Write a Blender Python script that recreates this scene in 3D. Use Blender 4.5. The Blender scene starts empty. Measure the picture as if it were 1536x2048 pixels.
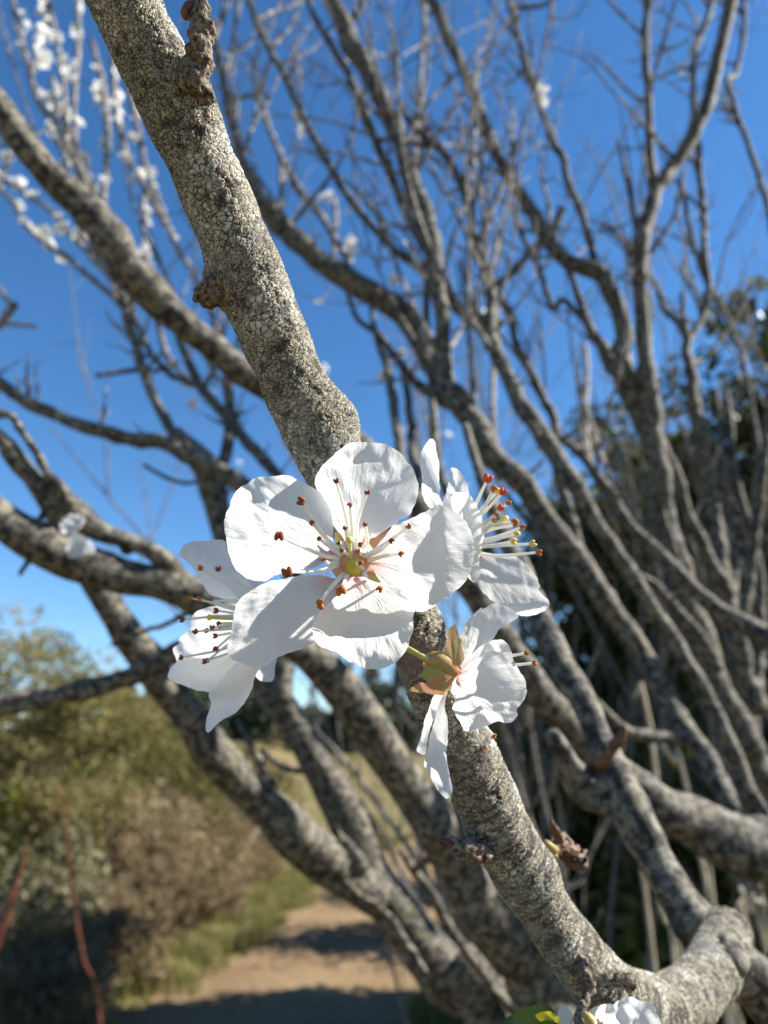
import bpy, math, random
import numpy as np
from mathutils import Vector, noise, Matrix
from mathutils.geometry import delaunay_2d_cdt

S = bpy.context.scene
COL = S.collection
rng = np.random.default_rng(7)
random.seed(7)

# ------------------------------------------------------------------ camera, sky, sun, exposure
CAM = np.array([0.0, 0.0, 1.45])
PITCH = math.radians(18.5)
FPX = 1422.0                       # focal length in photograph pixels (1536 x 2048)
FOCUS = 0.0845
cam_d = bpy.data.cameras.new('camera')
cam = bpy.data.objects.new('camera', cam_d)
COL.objects.link(cam)
cam.location = CAM
cam.rotation_euler = (math.pi / 2 + PITCH, 0, 0)
cam_d.sensor_fit = 'VERTICAL'
cam_d.sensor_height = 36.0
cam_d.sensor_width = 27.0
cam_d.lens = 36.0 * FPX / 2048.0
cam_d.clip_start = 0.005
cam_d.clip_end = 2000.0
cam_d.dof.use_dof = True
cam_d.dof.focus_distance = FOCUS
cam_d.dof.aperture_fstop = cam_d.lens / 1.05      # pupil of about 1 mm, a phone's macro lens
S.camera = cam

SUN_DIR = Vector((0.76, 0.08, 0.58)).normalized()   # towards the sun
elev = math.asin(SUN_DIR.z)
W = bpy.data.worlds.new('World')
S.world = W
W.use_nodes = True
wn = W.node_tree.nodes
bg = wn['Background']
sky = wn.new('ShaderNodeTexSky')
sky.sky_type = 'NISHITA'
sky.sun_disc = False
sky.sun_elevation = elev
sky.sun_rotation = math.atan2(SUN_DIR.x, SUN_DIR.y)
sky.altitude = 900.0
sky.air_density = 1.0
sky.dust_density = 0.15
sky.ozone_density = 3.0
hsv = wn.new('ShaderNodeHueSaturation')
hsv.inputs['Saturation'].default_value = 1.22
W.node_tree.links.new(sky.outputs[0], hsv.inputs['Color'])
W.node_tree.links.new(hsv.outputs[0], bg.inputs[0])
bg.inputs[1].default_value = 0.072
sun_d = bpy.data.lights.new('sun', 'SUN')
sun_d.energy = 5.0
sun_d.angle = math.radians(0.53)
sun_d.color = (1.0, 0.95, 0.86)
sun = bpy.data.objects.new('sun', sun_d)
COL.objects.link(sun)
sun.location = (5, -2, 8)
sun.rotation_euler = SUN_DIR.to_track_quat('Z', 'Y').to_euler()

S.render.engine = 'CYCLES'
S.cycles.use_denoising = True
S.cycles.max_bounces = 8
S.cycles.transparent_max_bounces = 8
S.cycles.caustics_reflective = False
S.cycles.caustics_refractive = False
S.view_settings.view_transform = 'Standard'
S.view_settings.look = 'None'
S.view_settings.exposure = 1.5
S.view_settings.gamma = 1.0
S.view_settings.use_curve_mapping = False

FWD = np.array([0, math.cos(PITCH), math.sin(PITCH)])
RIGHT = np.array([1.0, 0, 0])
UP = np.array([0, -math.sin(PITCH), math.cos(PITCH)])


def at(px, py, d):
    """photograph pixel + depth along the lens axis (metres) -> world point"""
    px = np.asarray(px, float); py = np.asarray(py, float); d = np.asarray(d, float)
    return (CAM + d[..., None] * (FWD + ((px - 768) / FPX)[..., None] * RIGHT
                                  - ((py - 1024) / FPX)[..., None] * UP))


# ------------------------------------------------------------------ object helpers
def tag(o, label=None, cat=None, group=None, kind=None):
    if label: o['label'] = label
    if cat: o['category'] = cat
    if group: o['group'] = group
    if kind: o['kind'] = kind
    return o


def empty(name, loc, label, cat, group=None):
    o = bpy.data.objects.new(name, None)
    COL.objects.link(o)
    o.location = loc
    o.empty_display_size = 0.02
    return tag(o, label, cat, group)


def mesh_np(name, V, F, smooth=True, attrs=None):
    """F: (n,3) or (n,4) int array, or a list of such arrays"""
    Fs = F if isinstance(F, list) else [F]
    me = bpy.data.meshes.new(name)
    V = np.asarray(V, np.float32)
    me.vertices.add(len(V))
    me.vertices.foreach_set('co', V.ravel())
    loops = np.concatenate([f.ravel() for f in Fs]).astype(np.int32)
    sizes = np.concatenate([np.full(len(f), f.shape[1]) for f in Fs])
    starts = np.concatenate([[0], np.cumsum(sizes)[:-1]]).astype(np.int32)
    me.loops.add(len(loops))
    me.loops.foreach_set('vertex_index', loops)
    me.polygons.add(len(sizes))
    me.polygons.foreach_set('loop_start', starts)
    me.polygons.foreach_set('use_smooth', np.full(len(sizes), smooth, dtype=bool))
    if attrs:
        for k, a in attrs.items():
            at_ = me.attributes.new(k, 'FLOAT', 'POINT')
            at_.data.foreach_set('value', np.asarray(a, np.float32))
    me.update(calc_edges=True)
    me.validate()
    return me


def obj(name, me, mat, parent=None):
    o = bpy.data.objects.new(name, me)
    COL.objects.link(o)
    if mat is not None and not me.materials:
        me.materials.append(mat)
    if parent is not None:
        o.parent = parent
        o.matrix_parent_inverse = world_of(parent).inverted()
    return o


def world_of(o):
    m = Matrix.LocRotScale(o.location, o.rotation_euler, o.scale)
    if o.parent is not None:
        m = world_of(o.parent) @ o.matrix_parent_inverse @ m
    return m


def catmull(P, n_per):
    """P (k,m) control rows, n_per list of samples for each segment"""
    P = np.asarray(P, float)
    Q = np.vstack([2 * P[0] - P[1], P, 2 * P[-1] - P[-2]])
    out = []
    for i in range(len(P) - 1):
        p0, p1, p2, p3 = Q[i], Q[i + 1], Q[i + 2], Q[i + 3]
        t = np.linspace(0, 1, n_per[i], endpoint=False)[:, None]
        out.append(0.5 * (2 * p1 + (p2 - p0) * t + (2 * p0 - 5 * p1 + 4 * p2 - p3) * t ** 2
                          + (3 * p1 - p0 - 3 * p2 + p3) * t ** 3))
    out.append(P[-1:])
    return np.vstack(out)


def vnoise(P, seed, freq):
    """cheap vectorised smooth noise, about -1..1: sum of rotated sines"""
    r = np.random.default_rng(seed)
    out = np.zeros(len(P))
    for k in range(6):
        d = r.normal(size=3); d /= np.linalg.norm(d)
        f = freq * r.uniform(0.6, 1.7)
        out += np.sin((P @ d) * f * 6.283 + r.uniform(0, 6.28) + 1.5 * np.sin((P @ r.normal(size=3)) * f * 2.5))
    return out / 3.0


def tube_np(ctrl, n=10, step=None, rough=0.0, rfreq=1.0, seed=0, cap=True, knobs=(), jitter=0.0):
    """ctrl rows: x,y,z,radius. returns V, F list, s (0..1 along)"""
    ctrl = np.asarray(ctrl, float)
    seg = np.linalg.norm(np.diff(ctrl[:, :3], axis=0), axis=1)
    if step is None:
        step = max(np.median(ctrl[:, 3]) * 0.7, seg.sum() / 160)
    npr = [max(2, int(round(L / step))) for L in seg]
    C = catmull(ctrl, npr)
    P, R = C[:, :3], np.maximum(C[:, 3], 1e-5)
    if jitter:
        for ax in range(3):
            P[:, ax] += jitter * R * vnoise(P, seed + 31 + ax, rfreq * 0.5)
    T = np.gradient(P, axis=0)
    T /= np.linalg.norm(T, axis=1)[:, None] + 1e-12
    N = np.zeros_like(P)
    a = np.array([0, 0, 1.0]) if abs(T[0, 2]) < 0.9 else np.array([1.0, 0, 0])
    v = np.cross(T[0], a); v /= np.linalg.norm(v)
    for i in range(len(P)):
        v = v - T[i] * (v @ T[i])
        v /= np.linalg.norm(v) + 1e-12
        N[i] = v
    B = np.cross(T, N)
    th = np.linspace(0, 2 * math.pi, n, endpoint=False)
    D = (N[:, None, :] * np.cos(th)[None, :, None] + B[:, None, :] * np.sin(th)[None, :, None])
    V = P[:, None, :] + D * R[:, None, None]
    Vf = V.reshape(-1, 3); Df = D.reshape(-1, 3)
    Rf = np.repeat(R, n)
    if rough:
        Vf = Vf + Df * (Rf * rough * vnoise(Vf, seed, rfreq))[:, None]
    for (k, amp, sg) in knobs:
        w = amp * np.exp(-((Vf - k) ** 2).sum(1) / (2 * sg * sg))
        Vf = Vf + Df * w[:, None]
    m = len(P)
    i = np.arange(m - 1)[:, None] * n
    j = np.arange(n)[None, :]
    j2 = (j + 1) % n
    F = np.stack([i + j, i + j2, i + n + j2, i + n + j], -1).reshape(-1, 4)
    Fl = [F]
    s = np.repeat(np.concatenate([[0], np.cumsum(np.linalg.norm(np.diff(P, axis=0), axis=1))]), n)
    if cap:
        k0 = len(Vf)
        Vf = np.vstack([Vf, P[0] - T[0] * R[0] * 0.35, P[-1] + T[-1] * R[-1] * 0.35])
        s = np.concatenate([s, [0, s[-1]]])
        jj = np.arange(n); jn = (jj + 1) % n
        Fl.append(np.stack([jn, jj, np.full(n, k0)], -1))
        b = (m - 1) * n
        Fl.append(np.stack([b + jj, b + jn, np.full(n, k0 + 1)], -1))
    return Vf, Fl, s


def px_ctrl(rows, d0=None, d1=None):
    """rows (px,py,width_px[,depth]) -> world control rows with radius"""
    out = []
    k = len(rows)
    for i, r in enumerate(rows):
        d = r[3] if len(r) > 3 else d0 + (d1 - d0) * i / max(1, k - 1)
        p = at(r[0], r[1], d)
        out.append([*p, r[2] * 0.5 * d / FPX])
    return np.array(out)


# ------------------------------------------------------------------ materials
def new_mat(name):
    m = bpy.data.materials.new(name)
    m.use_nodes = True
    nt = m.node_tree
    for n in list(nt.nodes):
        if n.type != 'OUTPUT_MATERIAL':
            nt.nodes.remove(n)
    return m, nt, nt.nodes['Material Output']


class NT:
    def __init__(self, nt):
        self.nt = nt

    def n(self, t, **kw):
        nd = self.nt.nodes.new('ShaderNode' + t)
        for k, v in kw.items():
            setattr(nd, k, v)
        return nd

    def l(self, a, b):
        self.nt.links.new(a, b)

    def noise(self, vec, scale, detail=4, rough=0.55, dist=0.0):
        nd = self.n('TexNoise')
        nd.inputs['Scale'].default_value = scale
        nd.inputs['Detail'].default_value = detail
        nd.inputs['Roughness'].default_value = rough
        nd.inputs['Distortion'].default_value = dist
        self.l(vec, nd.inputs['Vector'])
        return nd

    def ramp(self, fac, stops, interp='LINEAR'):
        r = self.n('ValToRGB')
        cr = r.color_ramp
        cr.interpolation = interp
        while len(cr.elements) > 1:
            cr.elements.remove(cr.elements[-1])
        cr.elements[0].position = stops[0][0]
        cr.elements[0].color = (*stops[0][1], 1) if isinstance(stops[0][1], tuple) else (stops[0][1],) * 3 + (1,)
        for p, c in stops[1:]:
            e = cr.elements.new(p)
            e.color = (*c, 1) if isinstance(c, tuple) else (c, c, c, 1)
        self.l(fac, r.inputs[0])
        return r.outputs[0]

    def mix(self, fac, a, b, mode='MIX'):
        m = self.n('MixRGB', blend_type=mode)
        for i, v in enumerate((fac, a, b)):
            if isinstance(v, (int, float)):
                m.inputs[i].default_value = v if i == 0 else (v, v, v, 1)
            elif isinstance(v, tuple):
                m.inputs[i].default_value = (*v, 1)
            else:
                self.l(v, m.inputs[i])
        return m.outputs[0]

    def math(self, op, a, b=0.0):
        m = self.n('Math', operation=op)
        for i, v in enumerate((a, b)):
            if isinstance(v, (int, float)):
                m.inputs[i].default_value = v
            else:
                self.l(v, m.inputs[i])
        return m.outputs[0]


def lichen_bark():
    """cracked pale lichen plates over dark bark: the sharp foreground branch"""
    m, nt, out = new_mat('lichen_bark')
    g = NT(nt)
    pos = g.n('NewGeometry').outputs['Position']
    warp = g.noise(pos, 520, 4, 0.65)
    wv = g.n('VectorMath', operation='SCALE'); g.l(warp.outputs['Color'], wv.inputs[0]); wv.inputs['Scale'].default_value = 0.0017
    add = g.n('VectorMath', operation='ADD'); g.l(pos, add.inputs[0]); g.l(wv.outputs[0], add.inputs[1])
    P = add.outputs[0]
    def vor(scale, feature='DISTANCE_TO_EDGE', rnd=1.0):
        v = g.n('TexVoronoi', feature=feature)
        v.inputs['Scale'].default_value = scale
        v.inputs['Randomness'].default_value = rnd
        g.l(P, v.inputs['Vector'])
        return v
    e1 = vor(1250).outputs['Distance']
    c1 = vor(1250, 'F1').outputs['Color']
    e2 = vor(2500).outputs['Distance']
    c2 = vor(2500, 'F1').outputs['Color']
    big = g.noise(pos, 130, 4, 0.6).outputs['Fac']
    mid = g.noise(pos, 420, 4, 0.65).outputs['Fac']
    fine = g.noise(pos, 3200, 3, 0.7).outputs['Fac']
    # fine wrinkles that run across the branch
    al = g.n('Attribute', attribute_name='al').outputs['Fac']
    wz = g.n('CombineXYZ'); g.l(al, wz.inputs[2])
    ws = g.n('VectorMath', operation='SCALE'); g.l(pos, ws.inputs[0]); ws.inputs['Scale'].default_value = 0.16
    wa = g.n('VectorMath', operation='ADD'); g.l(wz.outputs[0], wa.inputs[0]); g.l(ws.outputs[0], wa.inputs[1])
    wrk = g.ramp(g.noise(wa.outputs[0], 1500, 4, 0.65).outputs['Fac'], [(0.40, 0.0), (0.47, 1.0)])
    low = g.ramp(g.math('ADD', g.math('MULTIPLY', al, 6.0), g.math('MULTIPLY', big, 0.5)), [(0.72, 0.12), (1.05, 0.85)])   # more of them toward the foot
    wrk = g.mix(low, 1.0, wrk)
    # two plate sizes chosen by a broad mask
    sel = g.ramp(big, [(0.42, 0.0), (0.50, 1.0)])
    crack1 = g.ramp(e1, [(0.010, 0.0), (0.068, 1.0)])
    crack2 = g.ramp(e2, [(0.012, 0.05), (0.10, 1.0)])
    plate = g.mix(sel, crack1, crack2)
    gap = g.ramp(mid, [(0.35, 0.12), (0.45, 1.0)])                    # plates missing here and there
    plate = g.mix(1.0, plate, gap, 'MULTIPLY')
    plate = g.mix(1.0, plate, wrk, 'MULTIPLY')
    hue = g.n('SeparateColor'); g.l(c1, hue.inputs[0])
    hue2 = g.n('SeparateColor'); g.l(c2, hue2.inputs[0])
    pc1 = g.ramp(hue.outputs[0], [(0.0, (0.27, 0.245, 0.185)), (0.4, (0.52, 0.50, 0.425)), (0.75, (0.45, 0.43, 0.36)), (1.0, (0.59, 0.57, 0.49))])
    pc2 = g.ramp(hue2.outputs[0], [(0.0, (0.15, 0.13, 0.095)), (0.4, (0.42, 0.395, 0.325)), (0.8, (0.52, 0.49, 0.40)), (1.0, (0.52, 0.475, 0.31))])
    pc = g.mix(sel, pc1, pc2)
    pc = g.mix(g.ramp(fine, [(0.3, 0.45), (0.6, 0.0)]), pc, (0.12, 0.105, 0.085))
    yel = g.ramp(g.noise(pos, 210, 3, 0.6).outputs['Fac'], [(0.58, 0.0), (0.72, 0.38)])
    pc = g.mix(yel, pc, (0.38, 0.34, 0.14))
    bark = g.mix(g.ramp(mid, [(0.35, 0.0), (0.65, 1.0)]), (0.018, 0.015, 0.016), (0.055, 0.046, 0.046))
    bare = g.ramp(g.noise(pos, 75, 3, 0.55, 0.4).outputs['Fac'], [(0.62, 1.0), (0.70, 0.30)])   # purple-grey bald patches
    plate_b = g.mix(1.0, plate, bare, 'MULTIPLY')
    barkp = g.mix(g.ramp(bare, [(0.3, 1.0), (0.9, 0.0)]), bark, (0.13, 0.11, 0.12))
    col = g.mix(plate_b, barkp, pc)
    b = g.n('BsdfPrincipled')
    g.l(col, b.inputs['Base Color'])
    b.inputs['Roughness'].default_value = 0.88
    b.inputs['Specular IOR Level'].default_value = 0.25
    h = g.math('MULTIPLY', plate_b, 1.0)
    dome = g.mix(sel, g.ramp(e1, [(0.0, 0.0), (0.5, 1.0)]), g.ramp(e2, [(0.0, 0.0), (0.4, 1.0)]))
    h = g.math('ADD', h, g.math('MULTIPLY', g.mix(1.0, dome, plate_b, 'MULTIPLY'), 0.6))
    h = g.math('ADD', h, g.math('MULTIPLY', mid, 1.3))
    h = g.math('ADD', h, g.math('MULTIPLY', fine, 0.55))
    disp = g.n('Displacement')
    disp.inputs['Midlevel'].default_value = 1.0
    disp.inputs['Scale'].default_value = 0.00021
    g.l(h, disp.inputs['Height'])
    g.l(disp.outputs[0], out.inputs['Displacement'])
    g.l(b.outputs[0], out.inputs['Surface'])
    m.displacement_method = 'BOTH'
    return m


def soft_bark(name, pale, dark, scale=60, bump=0.0015, yellow=0.35):
    """plum bark further back: pale lichen blotches over grey-brown bark"""
    m, nt, out = new_mat(name)
    g = NT(nt)
    pos = g.n('NewGeometry').outputs['Position']
    n1 = g.noise(pos, scale, 5, 0.6, 0.4).outputs['Fac']
    n2 = g.noise(pos, scale * 5, 4, 0.65).outputs['Fac']
    n3 = g.noise(pos, scale * 0.35, 3, 0.5).outputs['Fac']
    al = g.n('Attribute', attribute_name='al').outputs['Fac']
    rv = g.n('CombineXYZ'); g.l(al, rv.inputs[2])
    sc = g.n('VectorMath', operation='SCALE'); g.l(pos, sc.inputs[0]); sc.inputs['Scale'].default_value = 0.15
    av = g.n('VectorMath', operation='ADD'); g.l(rv.outputs[0], av.inputs[0]); g.l(sc.outputs[0], av.inputs[1])
    ring = g.noise(av.outputs[0], scale * 4.5, 3, 0.6).outputs['Fac']
    col = g.mix(g.ramp(n1, [(0.43, 0.0), (0.60, 1.0)]), dark, pale)
    col = g.mix(g.ramp(n2, [(0.35, 0.6), (0.58, 0.0)]), col, tuple(c * 0.4 for c in dark))
    col = g.mix(g.ramp(ring, [(0.36, 0.42), (0.48, 0.0)]), col, tuple(c * 0.6 for c in dark))
    col = g.mix(g.ramp(n3, [(0.58, 0.0), (0.72, yellow)]), col, (0.19, 0.175, 0.075))
    b = g.n('BsdfPrincipled')
    g.l(col, b.inputs['Base Color'])
    b.inputs['Roughness'].default_value = 0.78
    b.inputs['Specular IOR Level'].default_value = 0.35
    bp = g.n('Bump'); bp.inputs['Strength'].default_value = 0.8; bp.inputs['Distance'].default_value = bump
    g.l(g.mix(0.4, g.mix(0.5, n1, n2), ring), bp.inputs['Height'])
    g.l(bp.outputs[0], b.inputs['Normal'])
    g.l(b.outputs[0], out.inputs['Surface'])
    return m


def petal_mat(name='petal', base_tint=(0.80, 0.36, 0.34), veins=True):
    m, nt, out = new_mat(name)
    g = NT(nt)
    pos = g.n('NewGeometry').outputs['Position']
    u = g.n('Attribute', attribute_name='u').outputs['Fac']
    a = g.n('Attribute', attribute_name='ang').outputs['Fac']
    vec = g.n('CombineXYZ'); g.l(a, vec.inputs[0]); g.l(g.math('MULTIPLY', u, 0.35), vec.inputs[1])
    vein = g.noise(vec.outputs[0], 16, 5, 0.6, 0.3).outputs['Fac']
    cells = g.noise(pos, 2600, 3, 0.6).outputs['Fac']
    blot = g.noise(pos, 420, 3, 0.5).outputs['Fac']
    tint = g.ramp(u, [(0.0, 1.0), (0.13, 0.45), (0.26, 0.0)])
    white = g.mix(g.ramp(vein, [(0.38, 0.5), (0.6, 0.0)]), (0.955, 0.955, 0.945), (0.925, 0.93, 0.915))
    white = g.mix(g.ramp(blot, [(0.35, 0.35), (0.6, 0.0)]), white, (0.935, 0.94, 0.935))
    col = g.mix(tint, white, base_tint)
    d = g.n('BsdfPrincipled')
    g.l(col, d.inputs['Base Color'])
    d.inputs['Roughness'].default_value = 0.55
    d.inputs['Specular IOR Level'].default_value = 0.25
    t = g.n('BsdfTranslucent')
    g.l(col, t.inputs['Color'])
    bp = g.n('Bump'); bp.inputs['Strength'].default_value = 0.75; bp.inputs['Distance'].default_value = 0.00022
    h = g.math('ADD', g.math('MULTIPLY', vein, 1.0), g.math('MULTIPLY', cells, 0.25))
    g.l(h, bp.inputs['Height'])
    g.l(bp.outputs[0], d.inputs['Normal'])
    g.l(bp.outputs[0], t.inputs['Normal'])
    mx = g.n('MixShader'); mx.inputs[0].default_value = 0.64
    g.l(d.outputs[0], mx.inputs[1]); g.l(t.outputs[0], mx.inputs[2])
    g.l(mx.outputs[0], out.inputs['Surface'])
    return m


def simple(name, c0, c1, scale, rough=0.6, trans=0.0, spec=0.4, bump=0.0):
    m, nt, out = new_mat(name)
    g = NT(nt)
    pos = g.n('NewGeometry').outputs['Position']
    f = g.noise(pos, scale, 3, 0.6).outputs['Fac']
    col = g.mix(g.ramp(f, [(0.35, 0.0), (0.65, 1.0)]), c0, c1)
    b = g.n('BsdfPrincipled')
    g.l(col, b.inputs['Base Color'])
    b.inputs['Roughness'].default_value = rough
    b.inputs['Specular IOR Level'].default_value = spec
    if bump:
        bp = g.n('Bump'); bp.inputs['Distance'].default_value = bump; bp.inputs['Strength'].default_value = 0.8
        g.l(f, bp.inputs['Height']); g.l(bp.outputs[0], b.inputs['Normal'])
    sh = b.outputs[0]
    if trans:
        t = g.n('BsdfTranslucent'); g.l(col, t.inputs['Color'])
        mx = g.n('MixShader'); mx.inputs[0].default_value = trans
        g.l(sh, mx.inputs[1]); g.l(t.outputs[0], mx.inputs[2]); sh = mx.outputs[0]
    g.l(sh, out.inputs['Surface'])
    return m


def leafy(name, stops, rough=0.45, trans=0.3, spec=0.5):
    """leaf colour picked per leaf by the 'tint' attribute"""
    m, nt, out = new_mat(name)
    g = NT(nt)
    a = g.n('Attribute', attribute_name='tint').outputs['Fac']
    col = g.ramp(a, stops)
    b = g.n('BsdfPrincipled')
    g.l(col, b.inputs['Base Color'])
    b.inputs['Roughness'].default_value = rough
    b.inputs['Specular IOR Level'].default_value = spec
    t = g.n('BsdfTranslucent'); g.l(col, t.inputs['Color'])
    mx = g.n('MixShader'); mx.inputs[0].default_value = trans
    g.l(b.outputs[0], mx.inputs[1]); g.l(t.outputs[0], mx.inputs[2])
    g.l(mx.outputs[0], out.inputs['Surface'])
    return m


M = {}
M['lichen'] = lichen_bark()
M['bark'] = soft_bark('plum_bark', (0.245, 0.222, 0.170), (0.024, 0.020, 0.018), 260)
M['twig'] = soft_bark('twig_bark', (0.36, 0.325, 0.28), (0.065, 0.053, 0.047), 160, 0.0006, 0.15)
M['spur'] = simple('spur_bark', (0.035, 0.026, 0.022), (0.27, 0.225, 0.175), 1500, 0.9, spec=0.15, bump=0.0012)
M['bud'] = simple('bud_scales', (0.035, 0.018, 0.014), (0.16, 0.075, 0.04), 500, 0.6, bump=0.0002)
M['petal'] = petal_mat()
M['filament'] = simple('filament', (0.85, 0.85, 0.80), (0.90, 0.90, 0.86), 900, 0.5, 0.35)
M['anther_brown'] = simple('anther_brown', (0.18, 0.052, 0.024), (0.33, 0.105, 0.046), 2500, 0.85, spec=0.15)
M['anther_orange'] = simple('anther_orange', (0.36, 0.10, 0.025), (0.52, 0.19, 0.04), 2500, 0.85, spec=0.15)
M['anther_coral'] = simple('anther_coral', (0.55, 0.085, 0.045), (0.68, 0.14, 0.07), 2500, 0.85, spec=0.15)
M['yellow'] = simple('stigma_yellow', (0.75, 0.50, 0.05), (0.80, 0.62, 0.16), 2500, 0.5)
M['style'] = simple('style_green', (0.62, 0.64, 0.22), (0.72, 0.72, 0.34), 900, 0.5, 0.3)
M['nectary'] = simple('nectary', (0.42, 0.34, 0.03), (0.62, 0.50, 0.05), 700, 0.3)
M['receptacle'] = simple('receptacle', (0.60, 0.30, 0.22), (0.62, 0.48, 0.30), 450, 0.5, 0.25)
M['calyx'] = simple('calyx', (0.33, 0.30, 0.08), (0.50, 0.24, 0.13), 260, 0.5, 0.2)
M['sepal'] = simple('sepal', (0.30, 0.36, 0.09), (0.55, 0.26, 0.20), 380, 0.5, 0.35, bump=0.0001)
M['pedicel'] = simple('pedicel', (0.34, 0.40, 0.08), (0.44, 0.46, 0.13), 500, 0.5, 0.2)
M['far_petal'] = simple('far_petal', (0.86, 0.86, 0.82), (0.90, 0.90, 0.88), 100, 0.5, 0.4)
M['leaf_green'] = simple('leaf_green', (0.05, 0.10, 0.02), (0.12, 0.18, 0.03), 200, 0.4, 0.3)
M['leaf_yellow'] = simple('leaf_yellow', (0.45, 0.42, 0.03), (0.55, 0.52, 0.06), 200, 0.4, 0.4)
M['red_stem'] = simple('red_stem', (0.11, 0.035, 0.022), (0.21, 0.075, 0.045), 60, 0.5)
M['wood'] = simple('shrub_wood', (0.10, 0.08, 0.06), (0.22, 0.18, 0.14), 30, 0.8)
M['dry_twig'] = simple('dry_twig', (0.24, 0.18, 0.12), (0.38, 0.30, 0.20), 30, 0.8)
M['olive'] = leafy('olive_leaves', [(0.0, (0.065, 0.068, 0.018)), (0.35, (0.14, 0.13, 0.040)), (0.7, (0.235, 0.20, 0.080)), (1.0, (0.34, 0.275, 0.14))], 0.6, 0.4, 0.2)
M['sage'] = leafy('sage_leaves', [(0.0, (0.075, 0.078, 0.036)), (0.6, (0.17, 0.16, 0.080)), (1.0, (0.25, 0.22, 0.12))], 0.6)
M['dry'] = leafy('dry_brush', [(0.0, (0.10, 0.074, 0.040)), (0.5, (0.22, 0.168, 0.094)), (1.0, (0.36, 0.285, 0.17))], 0.7, 0.4, 0.2)
M['evergreen'] = leafy('evergreen_leaves', [(0.0, (0.020, 0.028, 0.006)), (0.4, (0.062, 0.068, 0.013)), (0.70, (0.17, 0.155, 0.033)), (1.0, (0.36, 0.30, 0.095))], 0.42, 0.5, 0.35)
M['conifer'] = leafy('conifer_needles', [(0.0, (0.012, 0.022, 0.008)), (0.6, (0.03, 0.05, 0.016)), (1.0, (0.07, 0.085, 0.03))], 0.6, 0.1)
M['grass'] = leafy('grass_blades', [(0.0, (0.075, 0.10, 0.015)), (0.45, (0.15, 0.165, 0.03)), (0.7, (0.24, 0.20, 0.08)), (1.0, (0.32, 0.25, 0.12))], 0.6, 0.4)
M['straw'] = simple('straw', (0.36, 0.29, 0.19), (0.50, 0.43, 0.32), 40, 0.6)


def ground_mat():
    m, nt, out = new_mat('meadow')
    g = NT(nt)
    pos = g.n('NewGeometry').outputs['Position']
    n1 = g.noise(pos, 0.35, 5, 0.6).outputs['Fac']
    n2 = g.noise(pos, 9, 5, 0.7).outputs['Fac']
    col = g.mix(g.ramp(n1, [(0.4, 0.0), (0.62, 1.0)]), (0.15, 0.135, 0.04), (0.21, 0.15, 0.08))
    col = g.mix(g.ramp(n2, [(0.35, 0.55), (0.6, 0.0)]), col, (0.09, 0.085, 0.04))
    b = g.n('BsdfPrincipled'); g.l(col, b.inputs['Base Color']); b.inputs['Roughness'].default_value = 0.95
    b.inputs['Specular IOR Level'].default_value = 0.1
    bp = g.n('Bump'); bp.inputs['Distance'].default_value = 0.05; g.l(n2, bp.inputs['Height']); g.l(bp.outputs[0], b.inputs['Normal'])
    g.l(b.outputs[0], out.inputs['Surface'])
    return m


def path_mat():
    m, nt, out = new_mat('dirt')
    g = NT(nt)
    pos = g.n('NewGeometry').outputs['Position']
    n1 = g.noise(pos, 1.3, 5, 0.6).outputs['Fac']
    n2 = g.noise(pos, 25, 5, 0.7).outputs['Fac']
    col = g.mix(g.ramp(n1, [(0.35, 0.0), (0.65, 1.0)]), (0.185, 0.125, 0.068), (0.265, 0.188, 0.106))
    col = g.mix(g.ramp(n2, [(0.35, 0.5), (0.6, 0.0)]), col, (0.12, 0.075, 0.042))
    b = g.n('BsdfPrincipled'); g.l(col, b.inputs['Base Color']); b.inputs['Roughness'].default_value = 0.95
    b.inputs['Specular IOR Level'].default_value = 0.1
    bp = g.n('Bump'); bp.inputs['Distance'].default_value = 0.02; g.l(n2, bp.inputs['Height']); g.l(bp.outputs[0], b.inputs['Normal'])
    g.l(b.outputs[0], out.inputs['Surface'])
    return m


M['ground'] = ground_mat()
M['path'] = path_mat()


# ------------------------------------------------------------------ setting: terrain, path
def sstep(a, b, x):
    t = np.clip((x - a) / (b - a), 0, 1)
    return t * t * (3 - 2 * t)


def ground_z(x, y):
    x = np.asarray(x, float); y = np.asarray(y, float)
    z = 2.6 * sstep(14, 75, y) + 0.10 * np.sin(x * 0.35 + 1.0) * sstep(6, 20, y)
    z = z + 0.8 * sstep(3.0, 9.0, -x - 0.5) * sstep(2, 6, y)              # bank rising on the shrub side
    return z + 0.03 * np.sin(x * 1.7) * np.sin(y * 1.3) * sstep(1.3, 3, np.abs(x - path_x(y)))


PATH = np.array([(-6, -1.9), (-2, -1.5), (2, -1.05), (4.7, -0.68), (5.8, -0.38), (7, -0.18), (9, 0.05), (11, 0.5), (14, 1.6), (18, 3.6), (24, 7.0), (40, 16), (60, 26), (90, 40)])


def path_x(y):
    return np.interp(y, PATH[:, 0], PATH[:, 1])


def grid_mesh(name, xs, ys, zf):
    X, Y = np.meshgrid(xs, ys)
    V = np.stack([X, Y, zf(X, Y)], -1).reshape(-1, 3)
    nx, ny = len(xs), len(ys)
    i = np.arange(ny - 1)[:, None] * nx; j = np.arange(nx - 1)[None, :]
    F = np.stack([i + j, i + j + 1, i + nx + j + 1, i + nx + j], -1).reshape(-1, 4)
    return mesh_np(name, V, F)


xs = np.unique(np.concatenate([np.linspace(-400, -14, 26), np.arange(-14, 14.1, 0.25), np.linspace(14, 400, 26)]))
ys = np.unique(np.concatenate([np.linspace(-300, -6, 14), np.arange(-6, 30, 0.3), np.linspace(30, 90, 50), np.linspace(90, 900, 30)]))
tag(obj('ground', grid_mesh('ground', xs, ys, ground_z), M['ground']), kind='structure')

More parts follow.
